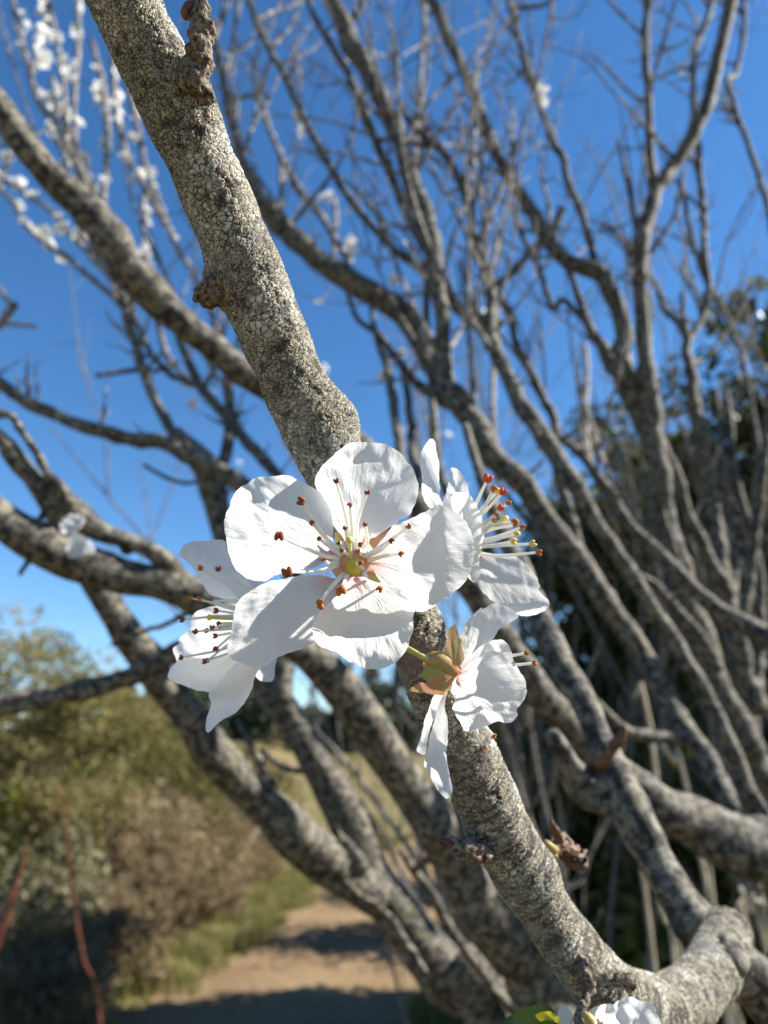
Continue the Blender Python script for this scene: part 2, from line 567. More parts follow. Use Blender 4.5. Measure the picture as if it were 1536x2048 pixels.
ysp = np.concatenate([np.arange(-6, 30, 0.12), np.arange(30, 88, 0.8)])
K = 12
pv = []
for y in ysp:
    wl = 0.86 + 0.10 * math.sin(y * 1.9) + 0.07 * math.sin(y * 4.7 + 1) + 0.04 * math.sin(y * 11.3)
    wr = 0.86 + 0.10 * math.sin(y * 1.5 + 2) + 0.06 * math.sin(y * 5.1)
    for k in range(K + 1):
        x = path_x(y) + (-wl + (wl + wr) * k / K)
        pv.append((x, y, float(ground_z(x, y)) + 0.012 + 0.015 * math.sin(math.pi * k / K)))
pv = np.array(pv)
i = np.arange(len(ysp) - 1)[:, None] * (K + 1); j = np.arange(K)[None, :]
pf = np.stack([i + j, i + j + 1, i + K + 2 + j, i + K + 1 + j], -1).reshape(-1, 4)
tag(obj('path', mesh_np('path', pv, pf), M['path']), kind='structure')


# ------------------------------------------------------------------ foliage builders
def leaf_cloud(name, centers, sig, n, size, seed, aspect=2.0, up_bias=0.0, tint_bias=None):
    """n leaf quads scattered round clump centres"""
    r = np.random.default_rng(seed)
    k = r.integers(0, len(centers), n)
    d = r.normal(size=(n, 3))
    d /= np.linalg.norm(d, axis=1)[:, None]
    rad = sig[k] * r.uniform(0.25, 1.0, n) ** 0.5
    P = centers[k] + d * rad[:, None] * np.array([1, 1, 0.8])
    ax = r.normal(size=(n, 3)) + d * 0.7 + np.array([0, 0, up_bias])
    ax /= np.linalg.norm(ax, axis=1)[:, None]
    b = np.cross(ax, r.normal(size=(n, 3)))
    b /= np.linalg.norm(b, axis=1)[:, None]
    s = size * r.uniform(0.6, 1.4, n)[:, None]
    V = np.stack([P - ax * s * aspect / 2, P + b * s / 2, P + ax * s * aspect / 2, P - b * s / 2], 1).reshape(-1, 3)
    F = np.arange(n * 4).reshape(-1, 4)
    ct = r.uniform(0, 1, len(centers))
    tint = np.clip(0.55 * ct[k] + 0.45 * r.uniform(0, 1, n), 0, 1)
    if tint_bias is not None:
        tint = np.clip(tint + tint_bias, 0, 1)
    return mesh_np(name, V, F, smooth=False, attrs={'tint': np.repeat(tint, 4)})


def clumps(c, rad, n, seed, csize, floor=0.05):
    r = np.random.default_rng(seed)
    d = r.normal(size=(n, 3)); d /= np.linalg.norm(d, axis=1)[:, None]
    P = np.array(c) + d * np.array(rad) * (r.uniform(0.35, 1.0, n)[:, None] ** 0.5) * r.uniform(0.8, 1.15, n)[:, None]
    P[:, 2] = np.maximum(P[:, 2], float(ground_z(c[0], c[1])) + floor)
    return P, csize * r.uniform(0.6, 1.4, n)


def stems_np(base, tips, r0, seed):
    """a few bent stems as one bundle from base to each tip"""
    r = np.random.default_rng(seed)
    Vs, Fs, off = [], {3: [], 4: []}, 0
    for t in tips:
        b = np.array(base) + np.array([*r.normal(0, 0.06, 2), 0])
        mid = (b + t) / 2 + r.normal(0, 0.08, 3)
        V, F, _ = tube_np(np.array([[*b, r0], [*mid, r0 * 0.6], [*t, r0 * 0.15]]), n=5, step=0.12)
        Vs.append(V)
        for f in F:
            Fs[f.shape[1]].append(f + off)
        off += len(V)
    return np.vstack(Vs), [np.vstack(Fs[4]), np.vstack(Fs[3])]


def shrub(name, label, cat, x, y, rx, ry, h, n, size, mat, seed, nclump=45, csize=0.22, aspect=2.0, group=None, twigs=14, twig_mat='wood', twig_r=0.012, up=0.3):
    gz = float(ground_z(x, y))
    root = empty(name, (x, y, gz), label, cat, group)
    c = (x, y, gz + h * 0.52)
    P, sg = clumps(c, (rx, ry, h * 0.52), nclump, seed, csize)
    obj('foliage', leaf_cloud('foliage', P, sg, n, size, seed + 1, aspect, up), M[mat], root)
    V, F = stems_np((x, y, gz - 0.03), P[:twigs], twig_r, seed + 2)
    obj('stem', mesh_np('stem', V, F), M[twig_mat], root)
    return root


# shrubs up the bank beside the path
G1 = 'shrubs along the path'
shrub('olive_shrub', 'tall olive green shrub on the bank with feathery top against the sky', 'shrub', -2.85, 6.0, 1.0, 0.9, 2.45, 26000, 0.024, 'olive', 11, 90, 0.27, group=G1)
shrub('olive_shrub', 'broad tan-green shrub next to the feathery one, sloping down to the path', 'shrub', -2.45, 7.5, 0.85, 0.9, 1.85, 24000, 0.024, 'olive', 12, 80, 0.25, group=G1)
shrub('olive_shrub', 'olive shrub halfway along the bank', 'shrub', -2.3, 9.2, 0.75, 0.9, 1.35, 20000, 0.026, 'olive', 13, 70, 0.24, group=G1)
shrub('olive_shrub', 'low olive shrub further along the path below the dark conifers', 'shrub', -2.1, 11.6, 0.75, 1.0, 0.95, 9000, 0.04, 'olive', 14, 40, 0.24, group=G1)
shrub('olive_shrub', 'farthest small olive shrub at the meadow edge', 'shrub', -3.6, 15.5, 1.5, 1.5, 1.5, 8000, 0.06, 'olive', 15, 40, 0.4, group=G1)
shrub('sage_bush', 'grey-green sage bush at the foot of the tall shrub', 'bush', -2.2, 5.0, 0.55, 0.45, 0.86, 8000, 0.022, 'sage', 16, 44, 0.16, group=G1)
shrub('dry_brush', 'brown dry brush mound beside the grass verge', 'brush', -1.65, 7.2, 0.50, 0.75, 0.80, 9000, 0.014, 'dry', 17, 60, 0.17, 6.0, group=G1, twigs=30, twig_mat='dry_twig', twig_r=0.006)
shrub('dry_brush', 'wispy pale brown brush leaning over the path edge', 'brush', -1.55, 8.8, 0.5, 0.8, 0.95, 8000, 0.015, 'dry', 18, 60, 0.2, 7.0, group=G1, twigs=34, twig_mat='dry_twig', twig_r=0.006)
shrub('dry_brush', 'dark shaded dry brush below the red stems', 'brush', -1.95, 5.2, 0.55, 0.6, 0.55, 9000, 0.014, 'dry', 19, 60, 0.16, 6.0, group=G1, twigs=30, twig_mat='dry_twig', twig_r=0.006)
shrub('dry_brush', 'shaded brush in the corner below the sage bush', 'brush', -2.1, 4.2, 0.7, 0.5, 0.62, 9000, 0.015, 'dry', 20, 50, 0.2, 5.0, group=G1, twigs=26, twig_mat='dry_twig', twig_r=0.006)
shrub('olive_shrub', 'dark green leafy shrub in front of the sage bush', 'shrub', -2.75, 5.0, 0.35, 0.4, 1.45, 6000, 0.03, 'evergreen', 21, 30, 0.17, group=G1)

shrub('dry_brush', 'straw coloured scrub between the olive shrubs', 'brush', -2.15, 8.1, 0.7, 0.8, 1.30, 12000, 0.014, 'dry', 22, 70, 0.2, 6.0, group=G1, twigs=30, twig_mat='dry_twig', twig_r=0.006)
shrub('dry_brush', 'straw coloured scrub at the foot of the broad tan-green shrub', 'brush', -2.15, 6.1, 0.7, 0.5, 1.15, 12000, 0.014, 'dry', 23, 70, 0.2, 6.0, group=G1, twigs=30, twig_mat='dry_twig', twig_r=0.006)

shrub('olive_shrub', 'olive shrub rising behind the feathery tall one', 'shrub', -4.4, 9.6, 1.2, 1.0, 2.3, 16000, 0.032, 'olive', 24, 70, 0.3, group=G1)

# a fallen bleached stick by the dry brush
gz = float(ground_z(-1.55, 8.0))
V, F, _ = tube_np(np.array([[-1.72, 7.75, gz + 0.03, .03], [-1.55, 7.9, gz + .22, .032], [-1.42, 8.0, gz + 0.50, .022], [-1.30, 8.1, gz + .68, .012]]), n=8, rough=.1, rfreq=6)
tag(obj('dead_stick', mesh_np('dead_stick', V, F), M['straw']), 'bleached dead stick leaning out of the dry brush', 'stick')

# evergreen thicket behind the plum limbs
G2 = 'evergreens behind the plum trees'
def evergreen(x, y, rx, ry, h, n, seed, label, base=0.0):
    gz = float(ground_z(x, y))
    root = empty('evergreen_tree', (x, y, gz), label, 'tree', G2)
    P, sg = clumps((x, y, gz + base + (h - base) * 0.5), (rx, ry, (h - base) * 0.5), 130, seed, 0.26)
    obj('crown', leaf_cloud('crown', P, sg, n, 0.036, seed + 1, 2.0), M['evergreen'], root)
    tr = np.array([[x, y, gz - .05, .10], [x + .05, y, gz + h * .3, .08], [x - .03, y + .05, gz + h * .6, .05], [x, y, gz + h * .9, .015]])
    V, F, _ = tube_np(tr, n=8, rough=.1, rfreq=3)
    t = obj('trunk', mesh_np('trunk', V, F), M['wood'], root)
    V, F = stems_np((x, y, gz + h * .25), P[:16], 0.03, seed + 3)
    obj('limb', mesh_np('limb', V, F), M['wood'], t)


evergreen(1.50, 4.4, 0.70, 0.7, 3.55, 26000, 41, 'dark evergreen with the lowest crown, showing between the plum stems')
evergreen(2.20, 4.6, 0.85, 0.8, 4.05, 30000, 42, 'tall dark evergreen behind the pale upright plum stem')
evergreen(2.75, 4.1, 0.85, 0.8, 4.35, 28000, 43, 'tallest dark evergreen at the thicket end')
evergreen(1.15, 4.6, 0.6, 0.6, 2.2, 14000, 44, 'short evergreen bush at the path side of the thicket')
evergreen(2.95, 2.9, 1.0, 0.7, 3.7, 24000, 45, 'wide evergreen in front of the taller ones')
evergreen(2.3, 0.85, 0.7, 0.66, 2.80, 5500, 47, 'thin-crowned evergreen at the sunny end of the thicket')
evergreen(1.45, 3.0, 0.55, 0.45, 1.5, 14000, 46, 'low shaded evergreen scrub under the plum limbs')

evergreen(1.50, 6.6, 0.6, 0.6, 1.8, 9000, 48, 'low evergreen scrub on the shaded side of the path')
evergreen(1.75, 8.4, 0.7, 0.7, 1.7, 9000, 49, 'farthest evergreen scrub before the meadow')

# distant conifers on the ridge
G3 = 'conifers on the meadow ridge'
def conifer(x, y, h, w, seed, label):
    gz = float(ground_z(x, y))
    root = empty('conifer_tree', (x, y, gz), label, 'tree', G3)
    r = np.random.default_rng(seed)
    n = 70
    t = r.uniform(0.03, 0.98, n)
    a = r.uniform(0, 6.28, n)
    rad = w * (1 - t) ** 0.7 * r.uniform(0.5, 1.05, n)
    P = np.stack([x + rad * np.cos(a), y + rad * np.sin(a), gz + 0.15 + t * h], -1)
    obj('crown', leaf_cloud('crown', P, np.full(n, 0.42 * w) * (1.15 - t), 4200, 0.16, seed + 1, 2.2), M['conifer'], root)
    V, F, _ = tube_np(np.array([[x, y, gz - .1, .16], [x, y, gz + h * .5, .1], [x, y, gz + h * .97, .02]]), n=6)
    obj('trunk', mesh_np('trunk', V, F), M['wood'], root)


for k, (px, y, h, w) in enumerate([(300, 46, 3.4, 1.6), (352, 44, 4.6, 1.7), (400, 47, 3.8, 1.8), (498, 48, 3.7, 1.7), (545, 45, 3.6, 1.8), (622, 50, 2.6, 2.0), (690, 47, 2.9, 1.9), (745, 45, 5.0, 2.0), (812, 46, 5.4, 2.2), (880, 48, 5.2, 2.2), (240, 49, 3.0, 1.8), (950, 44, 5.0, 2.4), (1020, 46, 5.5, 2.4)]):
    x = (px - 768) / FPX * (y * math.cos(PITCH) - 0.0)
    conifer(x, y, h, w, 100 + k, 'dark far conifer standing on the meadow ridge')


# verge grass and dry stalks: uncountable
def grass(name, label, pts, h, seed, mat):
    r = np.random.default_rng(seed)
    n = len(pts)
    a = r.uniform(0, 6.28, n)
    wv = np.stack([np.cos(a), np.sin(a), np.zeros(n)], -1) * 0.006
    lean = np.stack([r.normal(0, .3, n), r.normal(0, .3, n), np.ones(n)], -1)
    hh = h * r.uniform(.4, 1.2, n)[:, None]
    B = np.stack([pts[:, 0], pts[:, 1], ground_z(pts[:, 0], pts[:, 1]) - 0.005], -1)
    V = np.stack([B - wv, B + wv, B + lean * hh], 1).reshape(-1, 3)
    F = np.arange(n * 3).reshape(-1, 3)
    t = np.repeat(r.uniform(0, 1, n), 3)
    tag(obj(name, mesh_np(name, V, F, False, {'tint': t}), M[mat]), label, 'grass', kind='stuff')


n = 42000
yy = rng.uniform(3.4, 13, n)
side = rng.uniform(0, 1, n) < 0.72
xx = np.where(side, path_x(yy) - 0.70 - np.abs(rng.normal(0, .5, n)) + 0.16 * np.sin(yy * 7.1) * np.sin(yy * 2.3), path_x(yy) + 0.78 + np.abs(rng.normal(0, .5, n)))
keep = np.sin(xx * 5.1 + np.sin(yy * 3.3) * 1.4) + np.sin(yy * 6.7 + xx * 2) + rng.normal(0, .6, n) > -0.35
xx, yy = xx[keep], yy[keep]
grass('verge_grass', 'green and straw grass along both edges of the dirt path', np.stack([xx, yy], -1), 0.13, 5, 'grass')

# ------------------------------------------------------------------ plum wood
BR = {}


def limb(name, parent, rows, d0=None, d1=None, mat='bark', rough=0.07, seed=0, n=12, extra=None, extra_front=None, step=None, jitter=0.18):
    c = px_ctrl(rows, d0, d1)
    c[:, 3] *= 0.93
    if extra is not None:
        c = np.vstack([c, extra])
    if extra_front is not None:
        c = np.vstack([extra_front, c])
    rm = float(np.median(c[:, 3]))
    kr = np.random.default_rng(seed + 4000)
    kn_ = []
    for q in range(int(len(c) * 0.8)):
        i = kr.integers(0, len(c) - 1); t = kr.uniform()
        cc = c[i] * (1 - t) + c[i + 1] * t
        dv = kr.normal(size=3); dv /= np.linalg.norm(dv)
        kn_.append((cc[:3] + dv * cc[3], cc[3] * kr.uniform(.1, .4), cc[3] * kr.uniform(.25, .6)))
    V, F, sl = tube_np(c, n=n, rough=rough * 1.5, rfreq=0.2 / max(rm, 1e-4), seed=seed + len(rows), step=step or max(rm * .35, .0012), jitter=jitter, knobs=kn_)
    o = obj(name, mesh_np(name, V, F, True, {'al': sl}), M[mat], parent)
    o_ctrl[o.name] = c
    return o


o_ctrl = {}


def twigs_on(o, n, seed, L=(0.10, 0.30), r0=(0.0010, 0.0021), lean=(-0.12, 0.25, 1.0), spread=0.40, t0=0.02, t1=0.55, kids=3):
    """shoots that grow upward out of a limb, each one a twig of its own"""
    r = np.random.default_rng(seed)
    c = o_ctrl[o.name]
    for k in range(n):
        t = r.uniform(t0, t1) * (len(c) - 1)
        i = min(int(t), len(c) - 2)
        p = c[i, :3] + (c[i + 1, :3] - c[i, :3]) * (t - i)
        rad0 = r.uniform(*r0)
        Lk = r.uniform(*L)
        d = np.array(lean) + r.normal(0, spread, 3) * np.array([1, 1, .4])
        d /= np.linalg.norm(d)
        rows = [[*p, rad0]]
        q = p.copy()
        m = 5
        for s in range(m):
            d = d + r.normal(0, .14, 3) + np.array([0, 0, .12])
            d /= np.linalg.norm(d)
            q = q + d * Lk / m
            rows.append([*q, rad0 * (1 - .8 * (s + 1) / m)])
        V, F, _ = tube_np(np.array(rows), n=6, step=Lk / 16, rough=.25, rfreq=60, seed=seed + k)
        Vs, F4, F3, off = [V], [F[0]], F[1:], len(V)
        F3 = list(F3)
        for s in range(kids):
            ii = r.integers(1, m)
            b = np.array(rows[ii][:3])
            dd = d + r.normal(0, .9, 3); dd /= np.linalg.norm(dd)
            l2 = Lk * r.uniform(.06, .3)
            V2, F2, _ = tube_np(np.array([[*b, rows[ii][3] * .8], [*(b + dd * l2 * .5 + r.normal(0, l2 * .08, 3)), rows[ii][3] * .6], [*(b + dd * l2 + np.array([0, 0, l2 * .2])), rows[ii][3] * .4]]), n=5, step=l2 / 4)
            Vs.append(V2); F4.append(F2[0] + off); F3 += [f + off for f in F2[1:]]
            off += len(V2)
        obj('twig', mesh_np('twig', np.vstack(Vs), [np.vstack(F4), np.vstack(F3)]), M['twig'], o)
        tips.append((q, rows))


tips = []

# --- tree 1: fat low trunk, central limbs
t1 = empty('plum_tree', (0.62, 0.62, 0), 'bare plum tree with fat low trunk and long bent limbs fanning behind the blossoms', 'tree', 'bare plum trees of the thicket')
A = limb('trunk', t1, [(-70, 110, 54), (0, 225, 60), (60, 300, 62), (120, 365, 64), (180, 425, 66), (215, 480, 70), (245, 530, 74), (285, 575, 74), (330, 622, 68), (385, 665, 60), (440, 710, 58), (500, 752, 56),
                       (600, 815, 54), (680, 855, 54), (745, 910, 54), (830, 1010, 56), (930, 1160, 58), (1036, 1325, 62), (1095, 1400, 64), (1150, 1465, 64), (1215, 1530, 66), (1290, 1590, 80), (1350, 1640, 96), (1420, 1665, 112), (1500, 1705, 120), (1610, 1790, 128)],
         .27, .34, n=24, seed=1, extra=np.array([[0.30, 0.43, 1.20, .018], [0.45, 0.55, 0.7, .024], [0.60, 0.62, 0.0, .034], [0.62, 0.62, -0.06, .036]]))
Mb = limb('branch', t1, [(660, -20, 32), (668, 10, 34), (683, 42, 36), (706, 98, 46), (732, 130, 38), (758, 179, 34), (784, 244, 36), (804, 309, 36), (827, 375, 40), (853, 456, 44), (865, 483, 42), (871, 548, 38), (881, 613, 34), (887, 694, 32), (894, 760, 42), (923, 808, 52), (956, 857, 52), (982, 906, 50), (1036, 960, 48), (1085, 1026, 50), (1130, 1084, 48), (1175, 1145, 46), (1225, 1224, 46), (1283, 1306, 44), (1306, 1341, 48), (1329, 1387, 50), (1355, 1442, 48), (1388, 1480, 46), (1417, 1515, 42), (1436, 1565, 44), (1460, 1625, 50)], .62, .34, seed=2, n=16)
Kb = limb('branch', t1, [(425, 40, 12), (430, 90, 14), (450, 180, 16), (470, 260, 18), (488, 335, 24), (505, 372, 34), (530, 415, 42), (570, 463, 46), (620, 505, 48), (680, 545, 50), (740, 583, 52), (788, 612, 52), (815, 650, 46), (842, 690, 42), (870, 740, 38), (900, 785, 36)], .62, .55, seed=3, n=14)
M2 = limb('branch', t1, [(612, -20, 10), (622, 20, 12), (647, 65, 14), (680, 120, 16), (706, 169, 18), (739, 250, 18), (768, 316, 18), (790, 375, 20), (817, 433, 22), (850, 500, 22)], .60, .585, seed=4)
limb('branch', t1, [(728, -20, 14), (722, 15, 15), (705, 35, 16), (683, 45, 18)], .615, .615, seed=5)
L1 = limb('branch', t1, [(490, -30, 10), (498, 0, 11), (511, 42, 14), (537, 94, 14), (566, 147, 14), (595, 212, 14), (628, 277, 16), (670, 352, 16), (706, 407, 16), (752, 462, 16), (795, 505, 16), (830, 530, 18), (868, 560, 20)], .66, .57, seed=6)
L3 = limb('branch', t1, [(692, 580, 10), (715, 636, 12), (757, 668, 16), (786, 710, 18), (819, 750, 20), (852, 782, 22), (900, 810, 26)], .60, .54, seed=7)
L4 = limb('branch', t1, [(741, 606, 10), (754, 678, 14), (777, 743, 20), (786, 808, 22), (796, 873, 22), (812, 960, 24), (860, 1060, 24), (930, 1160, 30)], .60, .32, seed=8)
L5 = limb('branch', t1, [(806, 737, 14), (819, 824, 18), (826, 906, 22), (845, 980, 24), (900, 1100, 26), (960, 1210, 30)], .60, .33, seed=9)
L6 = limb('branch', t1, [(852, 531, 13), (855, 645, 15), (861, 743, 16), (865, 824, 18), (874, 906, 18), (890, 970, 20), (960, 1080, 24), (1040, 1180, 26), (1120, 1300, 28), (1170, 1480, 30)], .60, .36, seed=10)
L7 = limb('branch', t1, [(1192, 1400, 12), (1218, 1432, 18), (1248, 1456, 22), (1283, 1470, 28), (1329, 1472, 28), (1375, 1478, 28)], .36, .37, seed=11)
L8 = limb('branch', t1, [(1111, 941, 16), (1130, 997, 18), (1147, 1052, 20), (1166, 1127, 22), (1189, 1170, 26)], .50, .45, seed=12)
L9 = limb('branch', t1, [(1000, 970, 10), (1036, 1019, 12), (1078, 1071, 14), (1114, 1120, 16), (1143, 1143, 18), (1189, 1165, 22)], .50, .45, seed=13)
limb('branch', t1, [(1405, 1405, 10), (1430, 1455, 16), (1459, 1517, 18), (1492, 1562, 20), (1521, 1608, 20), (1560, 1680, 24), (1600, 1770, 26)], .40, .35, seed=14)
# cross limb group
X2 = limb('branch', t1, [(795, 205, 12), (823, 250, 14), (850, 272, 16), (870, 287, 18), (902, 326, 18), (922, 368, 18), (938, 423, 18), (948, 476, 18), (964, 515, 16), (980, 565, 18), (983, 597, 22), (980, 645, 26), (985, 690, 30), (1003, 727, 32), (1026, 776, 34), (1045, 818, 36), (1071, 857, 40), (1107, 905, 40), (1150, 975, 36), (1215, 1080, 32), (1290, 1190, 32), (1370, 1320, 34), (1440, 1450, 36), (1500, 1590, 40), (1580, 1740, 46)], .62, .36, seed=15, n=14)
limb('branch', t1, [(1125, 415, 18), (1110, 450, 15), (1091, 470, 16), (1062, 502, 16), (1032, 538, 18), (993, 570, 17), (978, 600, 18)], .60, .59, seed=16)
limb('branch', t1, [(866, 540, 24), (873, 562, 22), (905, 606, 24), (941, 639, 24), (982, 672, 26)], .57, .57, seed=17)
limb('branch', t1, [(923, 515, 8), (930, 564, 10), (949, 613, 12), (978, 650, 14)], .60, .58, seed=18)
Yb = limb('branch', t1, [(985, 570, 12), (997, 590, 14), (1023, 639, 18), (1032, 684, 16), (1058, 736, 18), (1084, 789, 20), (1107, 830, 22), (1116, 872, 18), (1143, 890, 18), (1166, 915, 18), (1199, 957, 22), (1225, 990, 22), (1248, 1032, 24), (1287, 1078, 26), (1329, 1120, 28), (1365, 1153, 28), (1404, 1192, 32), (1456, 1231, 40), (1492, 1250, 44), (1536, 1280, 50), (1620, 1370, 60)], .58, .42, seed=19, extra=np.array([[0.42, 0.6, 1.25, .014], [0.58, 0.64, 0.6, .02], [0.63, 0.64, 0.0, .03]]))

# --- tree 2: dark near limb
t2 = empty('plum_tree', (0.45, 0.80, 0), 'shaded plum tree whose dark limbs run out flat beneath the half hidden blossom', 'tree', 'bare plum trees of the thicket')
P2 = limb('trunk', t2, [(-70, 975, 78), (0, 1030, 74), (60, 1075, 76), (110, 1105, 78), (160, 1128, 80), (240, 1150, 76), (340, 1163, 72), (400, 1195, 80), (470, 1240, 80), (560, 1275, 78), (620, 1310, 80), (690, 1388, 84), (758, 1495, 90), (830, 1595, 94), (890, 1685, 98), (950, 1780, 108), (1020, 1890, 118), (1110, 2040, 128)], .30, .37, seed=21, n=24,
          extra=np.array([[0.20, 0.50, 1.0, .021], [0.33, 0.68, 0.5, .026], [0.45, 0.80, 0.0, .034], [0.46, 0.81, -0.06, .036]]))
B2 = limb('branch', t2, [(-30, 850, 26), (5, 880, 36), (35, 925, 40), (70, 960, 42), (110, 990, 50), (150, 1025, 58), (200, 1060, 46), (260, 1085, 40), (310, 1105, 38), (350, 1138, 46), (390, 1185, 52)], .31, .325, seed=22, n=16, rough=.14)
limb('branch', t2, [(-20, 825, 18), (0, 829, 18), (23, 832, 16), (49, 871, 17), (72, 904, 17), (94, 943, 19), (125, 975, 24), (150, 1020, 30)], .315, .31, seed=23, rough=.14)
C2 = limb('branch', t2, [(-70, 1425, 44), (0, 1410, 44), (80, 1398, 42), (160, 1383, 43), (230, 1365, 42), (300, 1338, 43), (350, 1310, 44), (430, 1275, 46), (520, 1255, 48)], .31, .335, seed=24, n=16, rough=.1)
limb('branch', t2, [(225, 1290, 9), (290, 1262, 10), (340, 1245, 11), (395, 1210, 14)], .34, .335, seed=25)
limb('branch', t2, [(38, 1150, 8), (55, 1125, 12), (75, 1095, 20)], .305, .31, seed=26)
limb('branch', t2, [(200, 1060, 18), (235, 1085, 14), (250, 1105, 14), (270, 1095, 12), (262, 1083, 12)], .32, .325, seed=27)
limb('branch', t2, [(95, 1000, 14), (88, 1030, 14), (72, 1045, 10), (60, 1052, 8)], .31, .31, seed=28)

# --- tree 3: pale leaning pair beside the path
t3 = empty('plum_tree', (0.25, 0.95, 0), 'pale lichened plum tree of two leaning trunks with the dirt path seen beside it', 'tree', 'bare plum trees of the thicket')
E3 = limb('trunk', t3, [(352, 862, 30), (378, 895, 46), (405, 925, 54), (425, 985, 56), (440, 1040, 52), (458, 1100, 52), (480, 1210, 54), (510, 1320, 60), (560, 1400, 62), (610, 1470, 68), (650, 1550, 74), (690, 1640, 82), (740, 1735, 86), (790, 1820, 88), (850, 1910, 96), (920, 1990, 104), (985, 2075, 112)], .52, .42, seed=31, n=20,
          extra=np.array([[0.14, 0.60, 0.95, .020], [0.20, 0.80, 0.5, .026], [0.25, 0.95, 0.0, .034], [0.25, 0.96, -0.06, .036]]))
D3 = limb('branch', t3, [(60, 950, 36), (110, 1020, 44), (155, 1100, 54), (200, 1180, 60), (250, 1260, 66), (310, 1340, 70), (370, 1420, 72), (430, 1500, 74), (490, 1570, 78), (560, 1640, 88), (640, 1712, 96), (700, 1765, 90), (760, 1800, 80)], .365, .425, seed=32, n=20)
H3 = limb('branch', t3, [(-40, 745, 20), (0, 768, 24), (40, 795, 28), (80, 815, 28), (130, 838, 29), (200, 863, 32), (270, 876, 32), (330, 885, 34), (390, 915, 38), (440, 945, 38), (500, 985, 40), (560, 1050, 40)], .50, .46, seed=33)
G3b = limb('branch', t3, [(236, 560, 18), (241, 575, 18), (260, 656, 20), (280, 721, 22), (300, 777, 22), (326, 832, 22), (352, 871, 26)], .60, .52, seed=34)
Gb = limb('branch', t3, [(262, 600, 10), (270, 637, 12), (303, 708, 13), (339, 747, 14), (384, 767, 14), (404, 777, 16)], .62, .58, seed=35)
limb('branch', t3, [(192, 751, 10), (260, 741, 11), (309, 741, 10), (355, 725, 10)], .56, .60, seed=36)
J3 = limb('branch', t3, [(350, 650, 14), (375, 721, 18), (404, 777, 22), (440, 819, 24), (472, 861, 24), (500, 890, 26), (560, 960, 28), (600, 1080, 34), (560, 1250, 40), (570, 1400, 44)], .62, .46, seed=37)
V3 = limb('branch', t3, [(440, 669, 14), (452, 720, 20), (456, 770, 24), (459, 826, 24), (453, 890, 26), (432, 965, 30)], .62, .51, seed=38)
limb('branch', t3, [(287, 930, 8), (326, 952, 9), (368, 966, 9), (412, 962, 9)], .53, .52, seed=39)
limb('branch', t3, [(475, 1440, 8), (500, 1490, 14), (540, 1560, 16), (590, 1640, 18), (640, 1700, 24)], .46, .42, seed=40)
limb('branch', t3, [(520, 1500, 10), (570, 1535, 14), (610, 1540, 16), (648, 1530, 18)], .45, .43, seed=41)
limb('branch', t3, [(660, 1640, 18), (680, 1675, 22), (705, 1705, 26), (718, 1730, 34), (700, 1745, 26)], .40, .40, seed=42, rough=.15)
R3 = limb('branch', t3, [(800, 1700, 12), (830, 1745, 18), (870, 1800, 22), (905, 1865, 22), (945, 1920, 20), (985, 1975, 20), (1040, 2035, 24)], .40, .41, seed=43)
limb('branch', t3, [(690, 1765, 14), (735, 1800, 13), (780, 1835, 14), (800, 1870, 20), (830, 1915, 20), (850, 1945, 18)], .41, .41, seed=44)
limb('branch', t3, [(826, 1745, 14), (850, 1725, 18), (880, 1712, 14)], .40, .39, seed=45)
